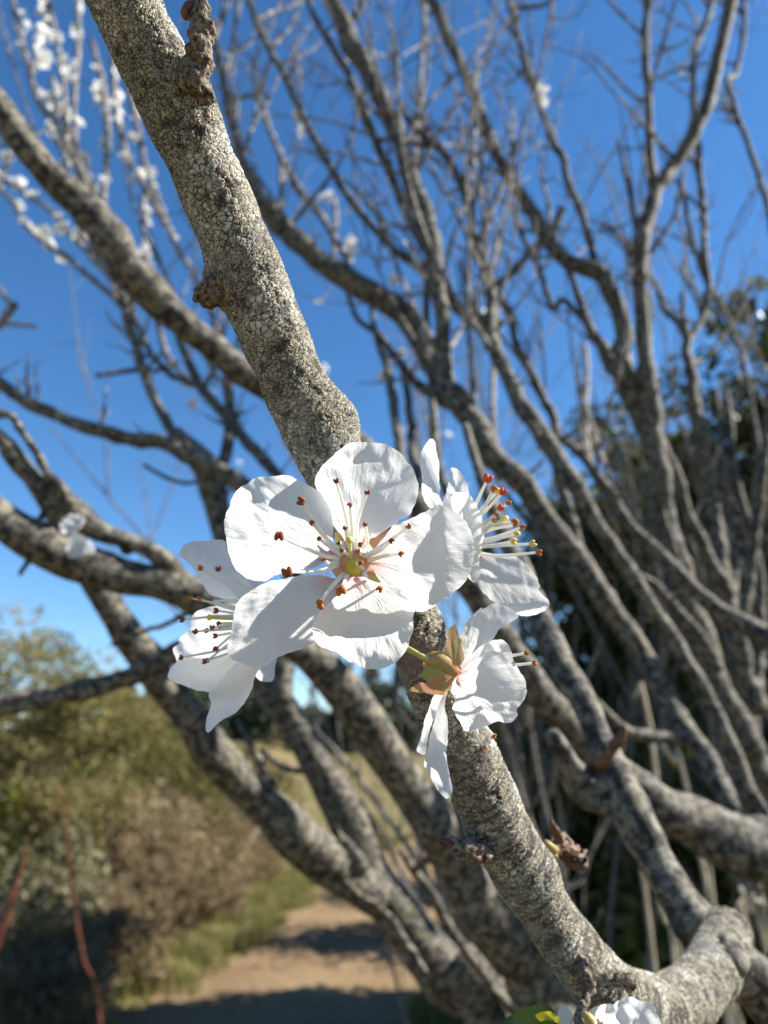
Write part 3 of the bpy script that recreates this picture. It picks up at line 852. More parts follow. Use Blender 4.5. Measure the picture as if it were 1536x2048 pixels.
# upper blossoming shoots of tree 3
shoots = [
    [(20, -20, 10), (26, 0, 10), (39, 65, 11), (55, 124, 11), (68, 182, 12), (88, 221, 13), (114, 247, 13), (150, 330, 13), (215, 470, 14), (262, 600, 14)],
    [(104, 150, 8), (111, 195, 9), (127, 244, 11), (150, 293, 12), (169, 335, 13), (189, 378, 13), (225, 480, 14), (250, 580, 14)],
    [(100, 240, 8), (107, 270, 10), (130, 312, 11), (133, 345, 11), (180, 450, 12), (230, 570, 12)],
    [(156, -20, 9), (156, 0, 10), (156, 98, 11), (150, 179, 11), (148, 234, 11), (160, 330, 12), (215, 470, 12)],
    [(182, 78, 9), (199, 137, 11), (208, 189, 12), (215, 241, 12), (213, 293, 12), (212, 352, 12), (208, 397, 12), (225, 500, 13), (262, 610, 13)],
    [(94, -20, 8), (94, 59, 9), (81, 91, 9), (62, 150, 10)],
    [(100, 0, 8), (104, 33, 8), (120, 107, 8), (127, 170, 9), (135, 260, 10)],
    [(245, 100, 10), (254, 163, 12), (270, 228, 12), (280, 280, 13), (293, 342, 13), (313, 391, 12), (335, 449, 12), (358, 502, 12), (384, 542, 12), (420, 620, 13), (444, 690, 14)],
    [(222, 40, 8), (225, 81, 10), (228, 163, 12), (234, 234, 13), (247, 287, 13), (257, 319, 12), (290, 374, 12), (330, 450, 12)],
    [(290, 374, 11), (287, 440, 11), (290, 489, 11), (300, 560, 12), (330, 700, 12), (384, 767, 12)],
    [(-20, 370, 8), (0, 381, 9), (26, 404, 11), (46, 443, 11), (72, 472, 11), (107, 498, 11), (130, 510, 12), (169, 545, 13), (221, 588, 14), (244, 612, 15)],
    [(-20, 345, 8), (0, 355, 9), (59, 391, 10), (107, 426, 11), (143, 472, 12), (176, 504, 12), (192, 526, 13), (238, 559, 14)],
    [(0, 653, 14), (12, 632, 16), (29, 611, 15)],
    [(-10, 640, 12), (10, 646, 11), (40, 650, 9), (72, 653, 7)],
    [(-20, 555, 9), (0, 581, 10), (20, 608, 10)],
    [(5, 270, 8), (12, 320, 9), (6, 350, 9), (0, 378, 9)],
    [(450, 230, 9), (470, 200, 10), (515, 195, 11), (540, 260, 12), (565, 320, 13), (600, 380, 14), (640, 430, 15), (665, 470, 14), (700, 530, 12)],
    [(515, 195, 9), (508, 140, 8), (520, 90, 6)], [(518, 195, 9), (535, 140, 8), (560, 60, 5)],
    [(560, 300, 10), (562, 380, 10), (560, 440, 9)],
    [(668, 395, 9), (672, 430, 11), (668, 480, 12), (670, 540, 12)],
    [(850, -20, 10), (848, 60, 10), (842, 130, 11), (838, 210, 11), (830, 300, 11), (838, 380, 12), (850, 480, 12)],
    [(955, 120, 8), (950, 190, 10), (948, 280, 11), (940, 360, 11), (930, 430, 10)],
    [(1000, 640, 12), (987, 743, 13), (985, 800, 14), (987, 870, 16), (1000, 960, 18)],
    [(1172, 690, 10), (1174, 743, 13), (1171, 800, 14), (1172, 860, 14), (1178, 930, 14)],
    [(930, 330, 11), (958, 305, 9), (985, 282, 6)],
]
for k, rows in enumerate(shoots):
    o = limb('branch', t3 if k < 20 else t1, rows, .95, .68, mat='twig', seed=200 + k, n=8, rough=.12)

# --- tree 4: upright forked tree to the right
t4 = empty('plum_tree', (0.80, 0.98, 0), 'upright plum tree with a dark forked stem standing against open sky', 'tree', 'bare plum trees of the thicket')
Q4 = limb('trunk', t4, [(1475, -60, 24), (1462, 0, 26), (1446, 81, 26), (1427, 163, 27), (1401, 238, 28), (1368, 300, 30), (1333, 345, 33), (1308, 385, 34), (1299, 415, 33), (1288, 456, 32), (1283, 483, 32), (1280, 548, 30), (1283, 645, 30), (1290, 710, 33), (1296, 759, 38), (1303, 824, 42), (1310, 890, 44), (1319, 980, 50), (1340, 1090, 58), (1375, 1220, 66), (1430, 1370, 74), (1500, 1520, 82), (1600, 1700, 90)], .66, .52, seed=51, n=18,
          extra=np.array([[0.45, 0.75, 1.0, .020], [0.65, 0.90, 0.5, .026], [0.80, 0.98, 0.0, .036], [0.81, 0.99, -0.06, .038]]))
R4 = limb('branch', t4, [(1293, -40, 14), (1293, 0, 15), (1291, 98, 16), (1296, 195, 16), (1298, 277, 18), (1304, 340, 22), (1310, 385, 26)], .68, .645, seed=52)
N4 = limb('branch', t4, [(845, -50, 20), (863, 0, 22), (892, 65, 24), (925, 140, 24), (954, 212, 24), (987, 293, 26), (1022, 358, 27), (1052, 407, 28), (1084, 456, 29), (1104, 492, 31), (1136, 525, 34), (1169, 533, 35), (1201, 550, 37), (1224, 587, 37), (1240, 632, 36), (1250, 675, 36), (1238, 720, 46), (1257, 775, 50), (1290, 850, 46), (1310, 900, 44)], .70, .57, seed=53, n=14)
limb('branch', t4, [(1112, 500, 14), (1120, 515, 14), (1143, 554, 15), (1163, 613, 17), (1179, 652, 20), (1200, 690, 26), (1234, 735, 40), (1262, 790, 46)], .66, .60, seed=54)
limb('branch', t4, [(1028, 425, 9), (1036, 450, 10), (1052, 489, 11), (1078, 541, 12), (1097, 597, 13), (1108, 617, 14), (1123, 600, 13), (1150, 620, 14), (1172, 645, 15)], .68, .63, seed=55)
AA = limb('branch', t4, [(1012, -30, 11), (1019, 7, 12), (1032, 59, 12), (1052, 130, 14), (1071, 189, 14), (1091, 241, 14), (1110, 290, 16), (1127, 319, 16), (1136, 365, 16), (1153, 400, 16), (1169, 446, 16), (1182, 488, 17), (1188, 518, 20), (1200, 548, 24)], .72, .62, seed=56)
limb('branch', t4, [(1025, 14, 9), (1060, 15, 10), (1090, 8, 8), (1110, -8, 6)], .72, .72, seed=57)
S4 = limb('branch', t4, [(1420, -40, 10), (1424, 0, 11), (1410, 49, 12), (1388, 114, 12), (1386, 163, 12), (1389, 234, 14), (1397, 309, 14), (1404, 407, 14), (1408, 450, 14), (1410, 515, 14), (1417, 574, 14), (1407, 626, 15), (1388, 660, 16), (1374, 690, 20), (1378, 727, 23), (1384, 776, 26), (1394, 824, 30), (1407, 890, 33), (1420, 980, 33), (1430, 1045, 32), (1440, 1110, 35), (1448, 1175, 40), (1470, 1280, 46), (1510, 1420, 56)], .80, .56, seed=58, n=14)
limb('branch', t4, [(1290, 525, 8), (1296, 541, 10), (1316, 580, 12), (1335, 626, 13), (1355, 645, 14), (1374, 680, 16)], .76, .74, seed=59)
limb('branch', t4, [(1365, 585, 9), (1367, 630, 11), (1372, 680, 14)], .75, .74, seed=60)
limb('branch', t4, [(1205, 443, 8), (1238, 472, 10), (1264, 488, 12), (1283, 497, 14)], .64, .64, seed=61)
limb('branch', t4, [(1236, 290, 7), (1241, 303, 8), (1254, 358, 10), (1267, 423, 11), (1284, 475, 14)], .64, .64, seed=62)
limb('branch', t4, [(1368, 340, 7), (1362, 370, 9), (1350, 430, 9), (1325, 470, 10), (1290, 520, 12)], .66, .64, seed=63)
limb('branch', t4, [(1362, 355, 9), (1372, 420, 10), (1385, 480, 10), (1400, 530, 10), (1412, 565, 10)], .72, .74, seed=64)
BB = limb('branch', t4, [(1487, -30, 9), (1488, 65, 10), (1472, 146, 11), (1455, 160, 12), (1469, 215, 12), (1492, 277, 12), (1514, 342, 12), (1534, 407, 13), (1552, 500, 14), (1560, 640, 16), (1540, 800, 18), (1524, 960, 20), (1500, 1150, 22), (1480, 1270, 26)], .84, .58, seed=65)
T4 = limb('branch', t4, [(1432, 780, 10), (1440, 850, 12), (1453, 948, 14), (1463, 1045, 14), (1472, 1127, 15), (1468, 1190, 16), (1462, 1250, 20)], .75, .60, seed=66)
U4 = limb('branch', t4, [(1452, 780, 9), (1462, 850, 12), (1475, 964, 14), (1501, 1052, 14), (1521, 1143, 14), (1524, 1240, 16), (1520, 1330, 20), (1512, 1425, 26)], .75, .56, seed=67)
limb('branch', t4, [(1322, 870, 18), (1329, 899, 20), (1352, 948, 23), (1365, 990, 21), (1378, 1039, 24), (1397, 1071, 26), (1417, 1120, 30), (1445, 1165, 34)], .58, .55, seed=68)
limb('branch', t4, [(1328, 1020, 10), (1332, 1045, 12), (1349, 1104, 16), (1360, 1150, 18)], .52, .50, seed=69)
limb('branch', t4, [(1270, 1150, 18), (1306, 1169, 18), (1335, 1200, 22), (1368, 1182, 12), (1378, 1172, 8)], .52, .52, seed=70)
limb('branch', t4, [(1340, 1195, 14), (1355, 1218, 16), (1404, 1273, 18), (1440, 1340, 22)], .52, .5, seed=71)
limb('branch', t4, [(1410, 560, 10), (1440, 610, 10), (1462, 655, 10), (1490, 740, 10), (1510, 860, 12), (1524, 960, 12)], .78, .7, seed=72)
limb('branch', t4, [(1495, 590, 6), (1470, 640, 8), (1440, 680, 9), (1410, 715, 10), (1385, 728, 14)], .78, .72, seed=73)

# free-growing shoots
for o, nn, L in [(Kb, 16, (.15, .45)), (Mb, 24, (.12, .45)), (X2, 18, (.12, .42)), (Yb, 10, (.12, .35)), (N4, 16, (.12, .4)), (Q4, 14, (.1, .35)), (S4, 14, (.1, .35)), (AA, 9, (.06, .25)), (BB, 10, (.06, .25)), (R4, 6, (.08, .25)), (L1, 8, (.08, .25)), (J3, 5, (.1, .3)), (V3, 4, (.1, .3)), (H3, 3, (.03, .08)), (G3b, 4, (.1, .3))]:
    twigs_on(o, nn, 300 + nn + len(tips), L)

def thicket_tree(x, y, nst, seed, label, lean=-.25):
    r = np.random.default_rng(seed)
    root = empty('plum_tree', (x, y, 0), label, 'tree', 'bare plum trees of the thicket')
    for k in range(nst):
        p = np.array([x + r.normal(0, .05), y + r.normal(0, .05), -.03])
        d = np.array([lean + r.normal(0, .30), r.normal(.05, .14), 1.0]); d /= np.linalg.norm(d)
        H = r.uniform(2.4, 3.4)
        r0 = r.uniform(.008, .013)
        rows = []
        m = 12
        for q in range(m + 1):
            rows.append([*p, r0 * (1 - .82 * q / m)])
            d = d + r.normal(0, .09, 3) + np.array([0, 0, .05]); d /= np.linalg.norm(d)
            p = p + d * H / m
        V, F, sl = tube_np(np.array(rows), n=8, step=.02, rough=.12, rfreq=30, seed=seed + k)
        o = obj('branch', mesh_np('branch', V, F, True, {'al': sl}), M['twig'], root)
        o_ctrl[o.name] = np.array(rows)
        twigs_on(o, 11, seed * 7 + k, (.25, .85), (.0020, .0036), (lean * .5, .0, 1.0), .32, .30, .95, 4)


n_before = len(tips)
thicket_tree(0.62, 1.75, 9, 81, 'thin-stemmed plum tree far back, its shoots fanning behind the central limbs')
thicket_tree(0.55, 2.55, 9, 82, 'thin-stemmed plum tree far back nearest the path', -.04)
thicket_tree(2.0, 2.5, 9, 84, 'thin-stemmed plum tree far back beside the tallest evergreen', -.2)
thicket_tree(1.25, 1.95, 8, 83, 'thin-stemmed plum tree far back in front of the evergreens', -.15)
far_tips = tips[n_before:]

for o, nn in [(Kb, 14), (Mb, 16), (X2, 16), (Yb, 12), (N4, 16), (Q4, 14), (R4, 8), (S4, 14), (AA, 12), (BB, 8), (L1, 12), (M2, 10), (J3, 8), (H3, 6), (G3b, 8), (D3, 5), (E3, 6)]:
    twigs_on(o, nn, 1300 + nn + len(tips), (.008, .035), (.0010, .0022), (0.0, 0.0, .6), 0.9, 0.02, 0.75, 1)

# ------------------------------------------------------------------ foreground branch
fb = empty('plum_branch', (0.30, 0.30, 0), 'sharp lichen-crusted plum branch slanting behind the blossoms, joined to a limb by an elbow', 'branch')
rows = [(165, -190, 136, .083), (195, -110, 136, .085), (248, 0, 138, .087), (296, 98, 134, .089), (352, 215, 138, .091), (405, 330, 134, .093), (458, 450, 132, .095), (500, 560, 134, .096), (540, 655, 128, .097), (582, 755, 124, .098), (628, 850, 128, .099), (668, 930, 124, .100), (722, 1040, 122, .101), (772, 1140, 120, .102), (826, 1260, 118, .103), (868, 1360, 118, .104), (910, 1460, 120, .105), (955, 1560, 124, .106), (1000, 1660, 116, .108), (1056, 1767, 110, .110), (1108, 1845, 106, .112), (1166, 1925, 108, .115), (1228, 1990, 118, .120), (1300, 2022, 116, .127), (1372, 1998, 108, .136), (1420, 1945, 100, .147), (1446, 1885, 96, .156), (1462, 1850, 80, .160)]
ctrl = px_ctrl(rows)


def kn(px, py, d, amp_px, sig_px):
    return (at(px, py, d), amp_px * d / FPX, sig_px * d / FPX)


knobs = [kn(403, 574, .096, 46, 24), kn(420, 600, .095, 12, 20), kn(690, 815, .099, 22, 30), kn(700, 850, .099, 10, 24), kn(1095, 1735, .109, 14, 34), kn(395, 205, .089, 16, 34), kn(1130, 1930, .108, 16, 30), kn(945, 1690, .106, 14, 24), kn(1330, 1960, .125, 12, 26), kn(1440, 1930, .145, 16, 30), kn(968, 1490, .101, 8, 18)]
V, F, sl = tube_np(ctrl, n=230, step=.00014, rough=.045, rfreq=70, seed=5, knobs=knobs)
bough = obj('bough', mesh_np('bough', V, F, True, {'al': sl}), M['lichen'], fb)
# the limb it grows from
rows = [(930, 850, 16, .36), (960, 950, 22, .33), (1000, 1050, 32, .30), (1040, 1140, 44, .27), (1085, 1250, 52, .24), (1124, 1331, 54, .225), (1163, 1395, 52, .215), (1192, 1461, 52, .208), (1222, 1525, 60, .20), (1255, 1610, 76, .193), (1300, 1700, 76, .185), (1348, 1780, 78, .178), (1402, 1862, 92, .172), (1470, 1935, 104, .17), (1570, 2020, 110, .175), (1720, 2190, 120, .19)]
c = np.vstack([px_ctrl(rows), [[0.20, 0.26, 1.05, .011], [0.26, 0.30, 0.6, .014], [0.30, 0.30, 0.0, .02], [0.30, 0.30, -0.05, .021]]])
V, F, sl = tube_np(c, n=48, step=.0012, rough=.07, rfreq=45, seed=6, knobs=[(at(1258, 1590, .185), .0035, .004), (at(1300, 1640, .182), .0022, .003), (at(1390, 1830, .165), .002, .004)])
limb2 = obj('limb', mesh_np('limb', V, F, True, {'al': sl}), M['bark'], fb)


def spur(rows, mat='spur', rough=.25, rf=300, n=40, seed=0, parent=fb, name='spur', step=None, knobs=()):
    V, F, _ = tube_np(px_ctrl(rows), n=n, rough=rough, rfreq=rf, seed=seed, step=step, jitter=.35, knobs=knobs)
    return obj(name, mesh_np(name, V, F), M[mat], parent)


s1 = spur([(372, 262, 40, .0925), (384, 222, 66, .0905), (392, 180, 62, .0882), (398, 135, 54, .0868), (404, 95, 50, .0858), (412, 60, 46, .0856), (408, 28, 38, .0856), (398, 4, 22, .0858), (392, -12, 8, .086)], rough=.22, rf=420, n=72, seed=61, step=.0002)
spur([(392, 12, 20, .0858), (380, 14, 20, .0855), (372, 24, 20, .0854), (376, 36, 14, .0856)], 'bud', .15, 500, 24, 62, s1, 'bud')
s0 = spur([(452, 588, 60, .0955), (425, 584, 58, .0938), (404, 582, 48, .0936), (391, 590, 28, .0938), (387, 600, 10, .094)], rough=.22, rf=420, n=56, seed=60, step=.0003)
s2 = spur([(972, 1700, 52, .104), (945, 1694, 44, .1025), (920, 1690, 36, .102), (900, 1684, 26, .102), (884, 1682, 14, .102), (876, 1683, 5, .102)], rough=.22, rf=420, n=48, seed=63, step=.0003)
spur([(935, 1708, 22, .1018), (950, 1716, 24, .1015), (962, 1714, 10, .1015)], 'bud', .2, 500, 24, 64, s2, 'bud')
spur([(898, 1692, 14, .1016), (884, 1686, 16, .1012), (876, 1682, 6, .1012)], 'bud', .2, 500, 24, 74, s2, 'bud')
s3 = spur([(1150, 1925, 44, .109), (1180, 1948, 36, .107), (1205, 1962, 30, .106), (1232, 1964, 28, .106), (1252, 1958, 24, .106), (1258, 1972, 18, .106), (1254, 1982, 8, .106)], rough=.3, rf=420, n=48, seed=65, step=.0003)
s4 = spur([(1172, 1935, 22, .107), (1176, 1950, 20, .106), (1182, 1975, 18, .105), (1176, 1995, 17, .104), (1164, 2020, 18, .103), (1160, 2048, 26, .102), (1175, 2080, 34, .101)], rough=.3, rf=420, n=40, seed=66, step=.0003)
spur([(1168, 1945, 8, .106), (1172, 1950, 20, .1055), (1176, 1962, 18, .1055), (1178, 1972, 6, .1055)], 'spur', .15, 300, 20, 67, s3, 'bud')
s5 = spur([(1098, 1700, 22, .128), (1120, 1690, 26, .130), (1136, 1702, 36, .131), (1150, 1712, 38, .132), (1158, 1728, 24, .132)], 'bud', .4, 700, 40, 68, step=.0003)
spur([(1132, 1698, 20, .130), (1118, 1675, 16, .129), (1106, 1655, 13, .128), (1102, 1640, 5, .128)], 'bud', .35, 700, 24, 69, s5, 'bud', step=.0003)
spur([(1110, 1700, 16, .127), (1098, 1694, 15, .126), (1090, 1684, 8, .126)], 'sepal', .15, 300, 20, 70, s5, 'bud')
spur([(1110, 1708, 16, .127), (1096, 1704, 13, .126), (1088, 1702, 7, .126)], 'sepal', .15, 300, 20, 71, s5, 'bud')
s6 = spur([(1190, 1530, 30, .198), (1215, 1512, 24, .195), (1232, 1492, 20, .194), (1242, 1470, 20, .194), (1252, 1452, 10, .194)], 'bud', .25, 160, 24, 72)
spur([(1240, 1600, 70, .195), (1200, 1585, 74, .196), (1160, 1562, 66, .197), (1132, 1522, 50, .198), (1112, 1490, 36, .198), (1102, 1465, 24, .198)], 'bark', .22, 90, 32, 73)
spur([(1440, 1905, 60, .150), (1456, 1925, 58, .145), (1462, 1945, 40, .143)], 'bark', .2, 90, 28, 75)


# ------------------------------------------------------------------ blossoms
def Z1(*p): return [(320 + x / 2.844, 860 + y / 2.844) for x, y in p]
def Z2(*p): return [(780 + x / 4.518, 860 + y / 4.518) for x, y in p]
def Z3(*p): return [(780 + x / 4.518, 1180 + y / 4.518) for x, y in p]


def sheet(name, outline, base, d0, tilt=0.0, cup=0.0, side=0.0, wr=1.0, mat='petal', parent=None, seed=0, sp=5.0, fold=None, tipdir=None, edge=1.0, kx=0.0):
    """a thin curved petal / sepal. outline: photograph pixels; depth: base depth d0, + tilt at the tip,
    cup bows it, side curls the flanks, wr wrinkles it (all in metres along the lens axis)"""
    r = np.random.default_rng(seed)
    O = np.array(outline, float)
    k = len(O)
    Oc = np.vstack([O, O[:1]])
    seg = np.linalg.norm(np.diff(Oc, axis=0), axis=1)
    Q = np.vstack([O[-1], O, O[:2]])
    pts = []
    for i in range(k):
        p0, p1, p2, p3 = Q[i], Q[i + 1], Q[i + 2], Q[i + 3]
        m = max(1, int(seg[i] / (sp * .7)))
        for t in np.linspace(0, 1, m, endpoint=False):
            pts.append(0.5 * (2 * p1 + (p2 - p0) * t + (2 * p0 - 5 * p1 + 4 * p2 - p3) * t * t + (3 * p1 - p0 - 3 * p2 + p3) * t ** 3))
    B = np.array(pts)
    cen = B.mean(0)
    base = np.array(base, float)
    # small nicks on the rim
    nrm = B - cen
    nrm /= np.linalg.norm(nrm, axis=1)[:, None]
    ph = r.uniform(0, 6.28, 3)
    ii = np.arange(len(B))
    B = B + nrm * (edge * (0.9 * np.sin(ii * .9 + ph[0]) * np.sin(ii * .23 + ph[1]) + .6 * np.sin(ii * .37 + ph[2])))[:, None]
    # interior points
    lo, hi = B.min(0), B.max(0)
    gx, gy = np.meshgrid(np.arange(lo[0], hi[0], sp), np.arange(lo[1], hi[1], sp * .87))
    gx = gx + (np.arange(gx.shape[0]) % 2)[:, None] * sp / 2
    G = np.stack([gx.ravel(), gy.ravel()], -1)
    inside = np.zeros(len(G), bool)
    bx, by = B[:, 0], B[:, 1]
    j = len(B) - 1
    for i in range(len(B)):
        c = ((by[i] > G[:, 1]) != (by[j] > G[:, 1])) & (G[:, 0] < (bx[j] - bx[i]) * (G[:, 1] - by[i]) / (by[j] - by[i] + 1e-12) + bx[i])
        inside ^= c
        j = i
    G = G[inside]
    dmin = np.sqrt(((G[:, None, :] - B[None, :, :]) ** 2).sum(2)).min(1)
    G = G[dmin > sp * .45]
    allp = [Vector(p) for p in np.vstack([B, G])]
    edges = [(i, (i + 1) % len(B)) for i in range(len(B))]
    vs, _, fs, *_ = delaunay_2d_cdt(allp, edges, [], 1, 1e-4)
    P = np.array([(v.x, v.y) for v in vs])
    F = np.array([f for f in fs if len(f) == 3])
    tip = np.array(tipdir, float) if tipdir is not None else cen + (cen - base)
    ax = tip - base
    L = np.linalg.norm(ax); ax /= L
    la = np.array([-ax[1], ax[0]])
    rel = P - base
    u = rel @ ax / L
    hw = max(1.0, np.abs((B - base) @ la).max())
    v = rel @ la / hw
    rr = np.linalg.norm(rel, axis=1) / L
    ang = np.arctan2(rel @ la, rel @ ax + 1e-6)
    dist_edge = np.sqrt(((P[:, None, :] - B[None, :, :]) ** 2).sum(2)).min(1)
    uu = np.clip(u, 0, 1.2)
    d = d0 + tilt * u + cup * 4 * uu * (1 - uu) + side * v * v + kx * v
    # ruffles: fan-shaped ridges, growing to the rim, plus soft dents
    s = rr
    ridge = np.zeros(len(P))
    for q in range(5):
        f = r.uniform(4, 15)
        ridge += np.sin(ang * f + r.uniform(0, 6.28) + 1.2 * np.sin(s * r.uniform(2, 5) + r.uniform(0, 6.28))) * r.uniform(.4, 1) * (6.0 / f) ** .7
    rim = np.exp(-dist_edge / 16.0)
    P3 = np.stack([P[:, 0] / 100, P[:, 1] / 100, np.zeros(len(P))], -1)
    dent = vnoise(P3, seed + 9, 0.9) + .5 * vnoise(P3, seed + 19, 2.2)
    d = d + wr * (0.00016 * ridge * np.clip(s, 0, 1.1) * (0.6 + 1.0 * rim) + 0.00022 * dent * np.clip(s * 1.3, 0, 1))
    d = d + wr * 0.00026 * rim * np.sin(ang * 9 + r.uniform(0, 6) + 2 * np.sin(ang * 4 + r.uniform(0, 6)))
    if fold is not None:                      # bend the sheet along a pixel line: (p, q, slope) beyond it
        for (p, q, sl) in fold:
            p = np.array(p, float); q = np.array(q, float)
            e = (q - p) / np.linalg.norm(q - p)
            nn = np.array([-e[1], e[0]])
            t = (P - p) @ nn
            d = d + sl * np.where(t > 0, np.sqrt(t * t + 16) - 4, 0)
    V = at(P[:, 0], P[:, 1], d)
    # faces toward the camera
    a, b, c = V[F[:, 0]], V[F[:, 1]], V[F[:, 2]]
    nrm3 = np.cross(b - a, c - a)
    flip = (nrm3 * (CAM - a)).sum(1) < 0
    F[flip] = F[flip][:, ::-1]
    me = mesh_np(name, V, F, True, {'u': np.clip(rr, 0, 1.3), 'ang': ang})
    return obj(name, me, M[mat], parent)


def ellipsoid_np(c, ax, rl, rw, n=10, m=7):
    ax = np.array(ax, float); ax /= np.linalg.norm(ax)
    a = np.cross(ax, [0.31, 0.2, 0.93]); a /= np.linalg.norm(a); b = np.cross(ax, a)
    V = []
    for i in range(m + 1):
        t = math.pi * i / m
        for k in range(n):
            p = 2 * math.pi * k / n
            V.append(c - ax * rl * math.cos(t) + (a * math.cos(p) + b * math.sin(p)) * rw * max(math.sin(t), 1e-3))
    i = np.arange(m)[:, None] * n; j = np.arange(n)[None, :]; j2 = (j + 1) % n
    return np.array(V), np.stack([i + j, i + j2, i + n + j2, i + n + j], -1).reshape(-1, 4)


def stamen(parent, b, a, bend, mat, size_px, seed, w0=10, w1=5.5):
    """filament from b=(px,py,d) to a=(px,py,d) with a two-lobed anther"""
    r = np.random.default_rng(seed)
    pb, pa = at(*b), at(*a)
    mid = (pb + pa) / 2 + bend * (RIGHT * r.normal(0, 1) + UP * r.normal(0, 1)) * .0007 + FWD * .0006 * bend
    d = b[2]
    V, F, _ = tube_np(np.array([[*pb, w0 / 2 * d / FPX], [*mid, (w0 + w1) / 4 * d / FPX], [*pa, w1 / 2 * a[2] / FPX]]), n=8, step=.0006)
    o = obj('stamen', mesh_np('filament', V, F), M['filament'], parent)
    d = a[2]
    sz = size_px * d / FPX
    ax = pa - mid; ax /= np.linalg.norm(ax)
    ln = ax * .45 + RIGHT * r.normal(0, .6) + UP * r.normal(0, .6) - FWD * .15
    ln -= FWD * (ln @ FWD) * .6
    ln /= np.linalg.norm(ln)
    sd = np.cross(ln, FWD); sd /= np.linalg.norm(sd)
    c = pa + ax * sz * .25
    Va, Fa = ellipsoid_np(c + sd * sz * .23, ln + sd * .22, sz * .52, sz * .29)
    Vb, Fb = ellipsoid_np(c - sd * sz * .23, ln - sd * .22, sz * .52, sz * .29)
    obj('anther', mesh_np('anther', np.vstack([Va, Vb]), np.vstack([Fa, Fb + len(Va)])), M[mat], o)
    return o


def style(parent, b, a, size_px, mat='yellow', w=7):
    pb, pa = at(*b), at(*a)
    mid = (pb + pa) / 2
    d = a[2]
    V, F, _ = tube_np(np.array([[*pb, w / 2 * d / FPX], [*mid, w / 2 * d / FPX], [*pa, w / 2 * d / FPX]]), n=8, step=.0006)
    o = obj('pistil', mesh_np('pistil', V, F), M['style'], parent)
    V, F = ellipsoid_np(pa, pa - pb, size_px * .42 * d / FPX, size_px * .5 * d / FPX, 12, 8)
    obj('stigma', mesh_np('stigma', V, F), M[mat], o)


def stalk(parent, rows, mat='pedicel', name='pedicel', n=14):
    V, F, _ = tube_np(px_ctrl(rows), n=n, step=.0004, rough=.05, rfreq=300)
    return obj(name, mesh_np(name, V, F), M[mat], parent)


# --- the open blossom
fl = empty('plum_blossom', at(770, 1165, .097), 'wide open white plum blossom facing out, five spread petals, red-brown anthers and yellow centre', 'blossom', 'blossoms on the sharp branch')
D0 = .0868
sheet('petal', Z1((1090, 665), (1040, 612), (990, 545), (965, 480), (940, 420), (905, 370), (882, 300), (890, 250), (930, 200), (980, 150), (1020, 110), (1070, 80), (1130, 67), (1220, 72), (1290, 85), (1350, 115), (1390, 155), (1402, 182), (1440, 222), (1465, 290), (1467, 360), (1445, 440), (1410, 490), (1350, 515), (1318, 548), (1260, 585), (1190, 625), (1140, 655)), Z1((1100, 720))[0], D0 + .0003, .0026, -.0006, .0014, 1.15, parent=fl, seed=1,
      fold=[(Z1((1320, 545))[0], Z1((1500, 430))[0], .00003)])
sheet('petal', Z1((1000, 740), (980, 690), (985, 600), (985, 520), (965, 440), (930, 380), (890, 340), (830, 308), (770, 275), (710, 258), (640, 262), (560, 270), (500, 300), (440, 340), (410, 390), (400, 430), (375, 470), (365, 540), (375, 600), (380, 650), (400, 720), (430, 790), (480, 835), (540, 855), (600, 858), (650, 832), (720, 805), (800, 795), (850, 790), (910, 765), (950, 750)), Z1((1040, 745))[0], D0 + .0002, .0006, .0006, .0010, 1.0, parent=fl, seed=2, kx=-.0008,
      fold=[(Z1((560, 270))[0], Z1((370, 560))[0], -.00002)])
sheet('petal', Z1((1030, 850), (980, 842), (930, 830), (850, 822), (760, 835), (680, 850), (600, 870), (520, 910), (470, 950), (430, 1000), (415, 1080), (405, 1150), (385, 1220), (388, 1280), (430, 1312), (480, 1335), (560, 1350), (610, 1338), (660, 1300), (720, 1272), (790, 1252), (850, 1222), (900, 1180), (960, 1100), (1010, 990), (1045, 910)), Z1((1060, 840))[0], D0 - .0001, .0002, .0004, .0012, .6, parent=fl, seed=3, kx=.0004)
sheet('petal', Z1((1070, 852), (1010, 930), (940, 1010), (890, 1060), (868, 1110), (878, 1180), (905, 1225), (960, 1250), (1010, 1265), (1050, 1300), (1100, 1330), (1160, 1350), (1220, 1362), (1290, 1350), (1350, 1310), (1400, 1255), (1425, 1180), (1440, 1120), (1440, 1060), (1452, 990), (1400, 910), (1300, 880), (1220, 860), (1160, 840), (1110, 835)), Z1((1110, 810))[0], D0 - .0001, .0004, -.0006, .0010, 1.1, parent=fl, seed=4,
      fold=[(Z1((1440, 1180))[0], Z1((1180, 1290))[0], -.00004)])
sheet('petal', [(738, 1116), (748, 1098), (760, 1085), (775, 1066), (786, 1051), (800, 1048), (822, 1037), (860, 1018), (880, 1010), (900, 1016), (922, 1033), (941, 1059), (948, 1092), (946, 1126), (933, 1159), (911, 1183), (877, 1205), (855, 1221), (828, 1222), (812, 1210), (785, 1192), (765, 1170), (748, 1142)], (725, 1120), D0 - .0002, .0002, -.0004, .0006, .9, parent=fl, seed=5, kx=.0002,
      fold=[((893, 1220), (885, 1010), .00004)])
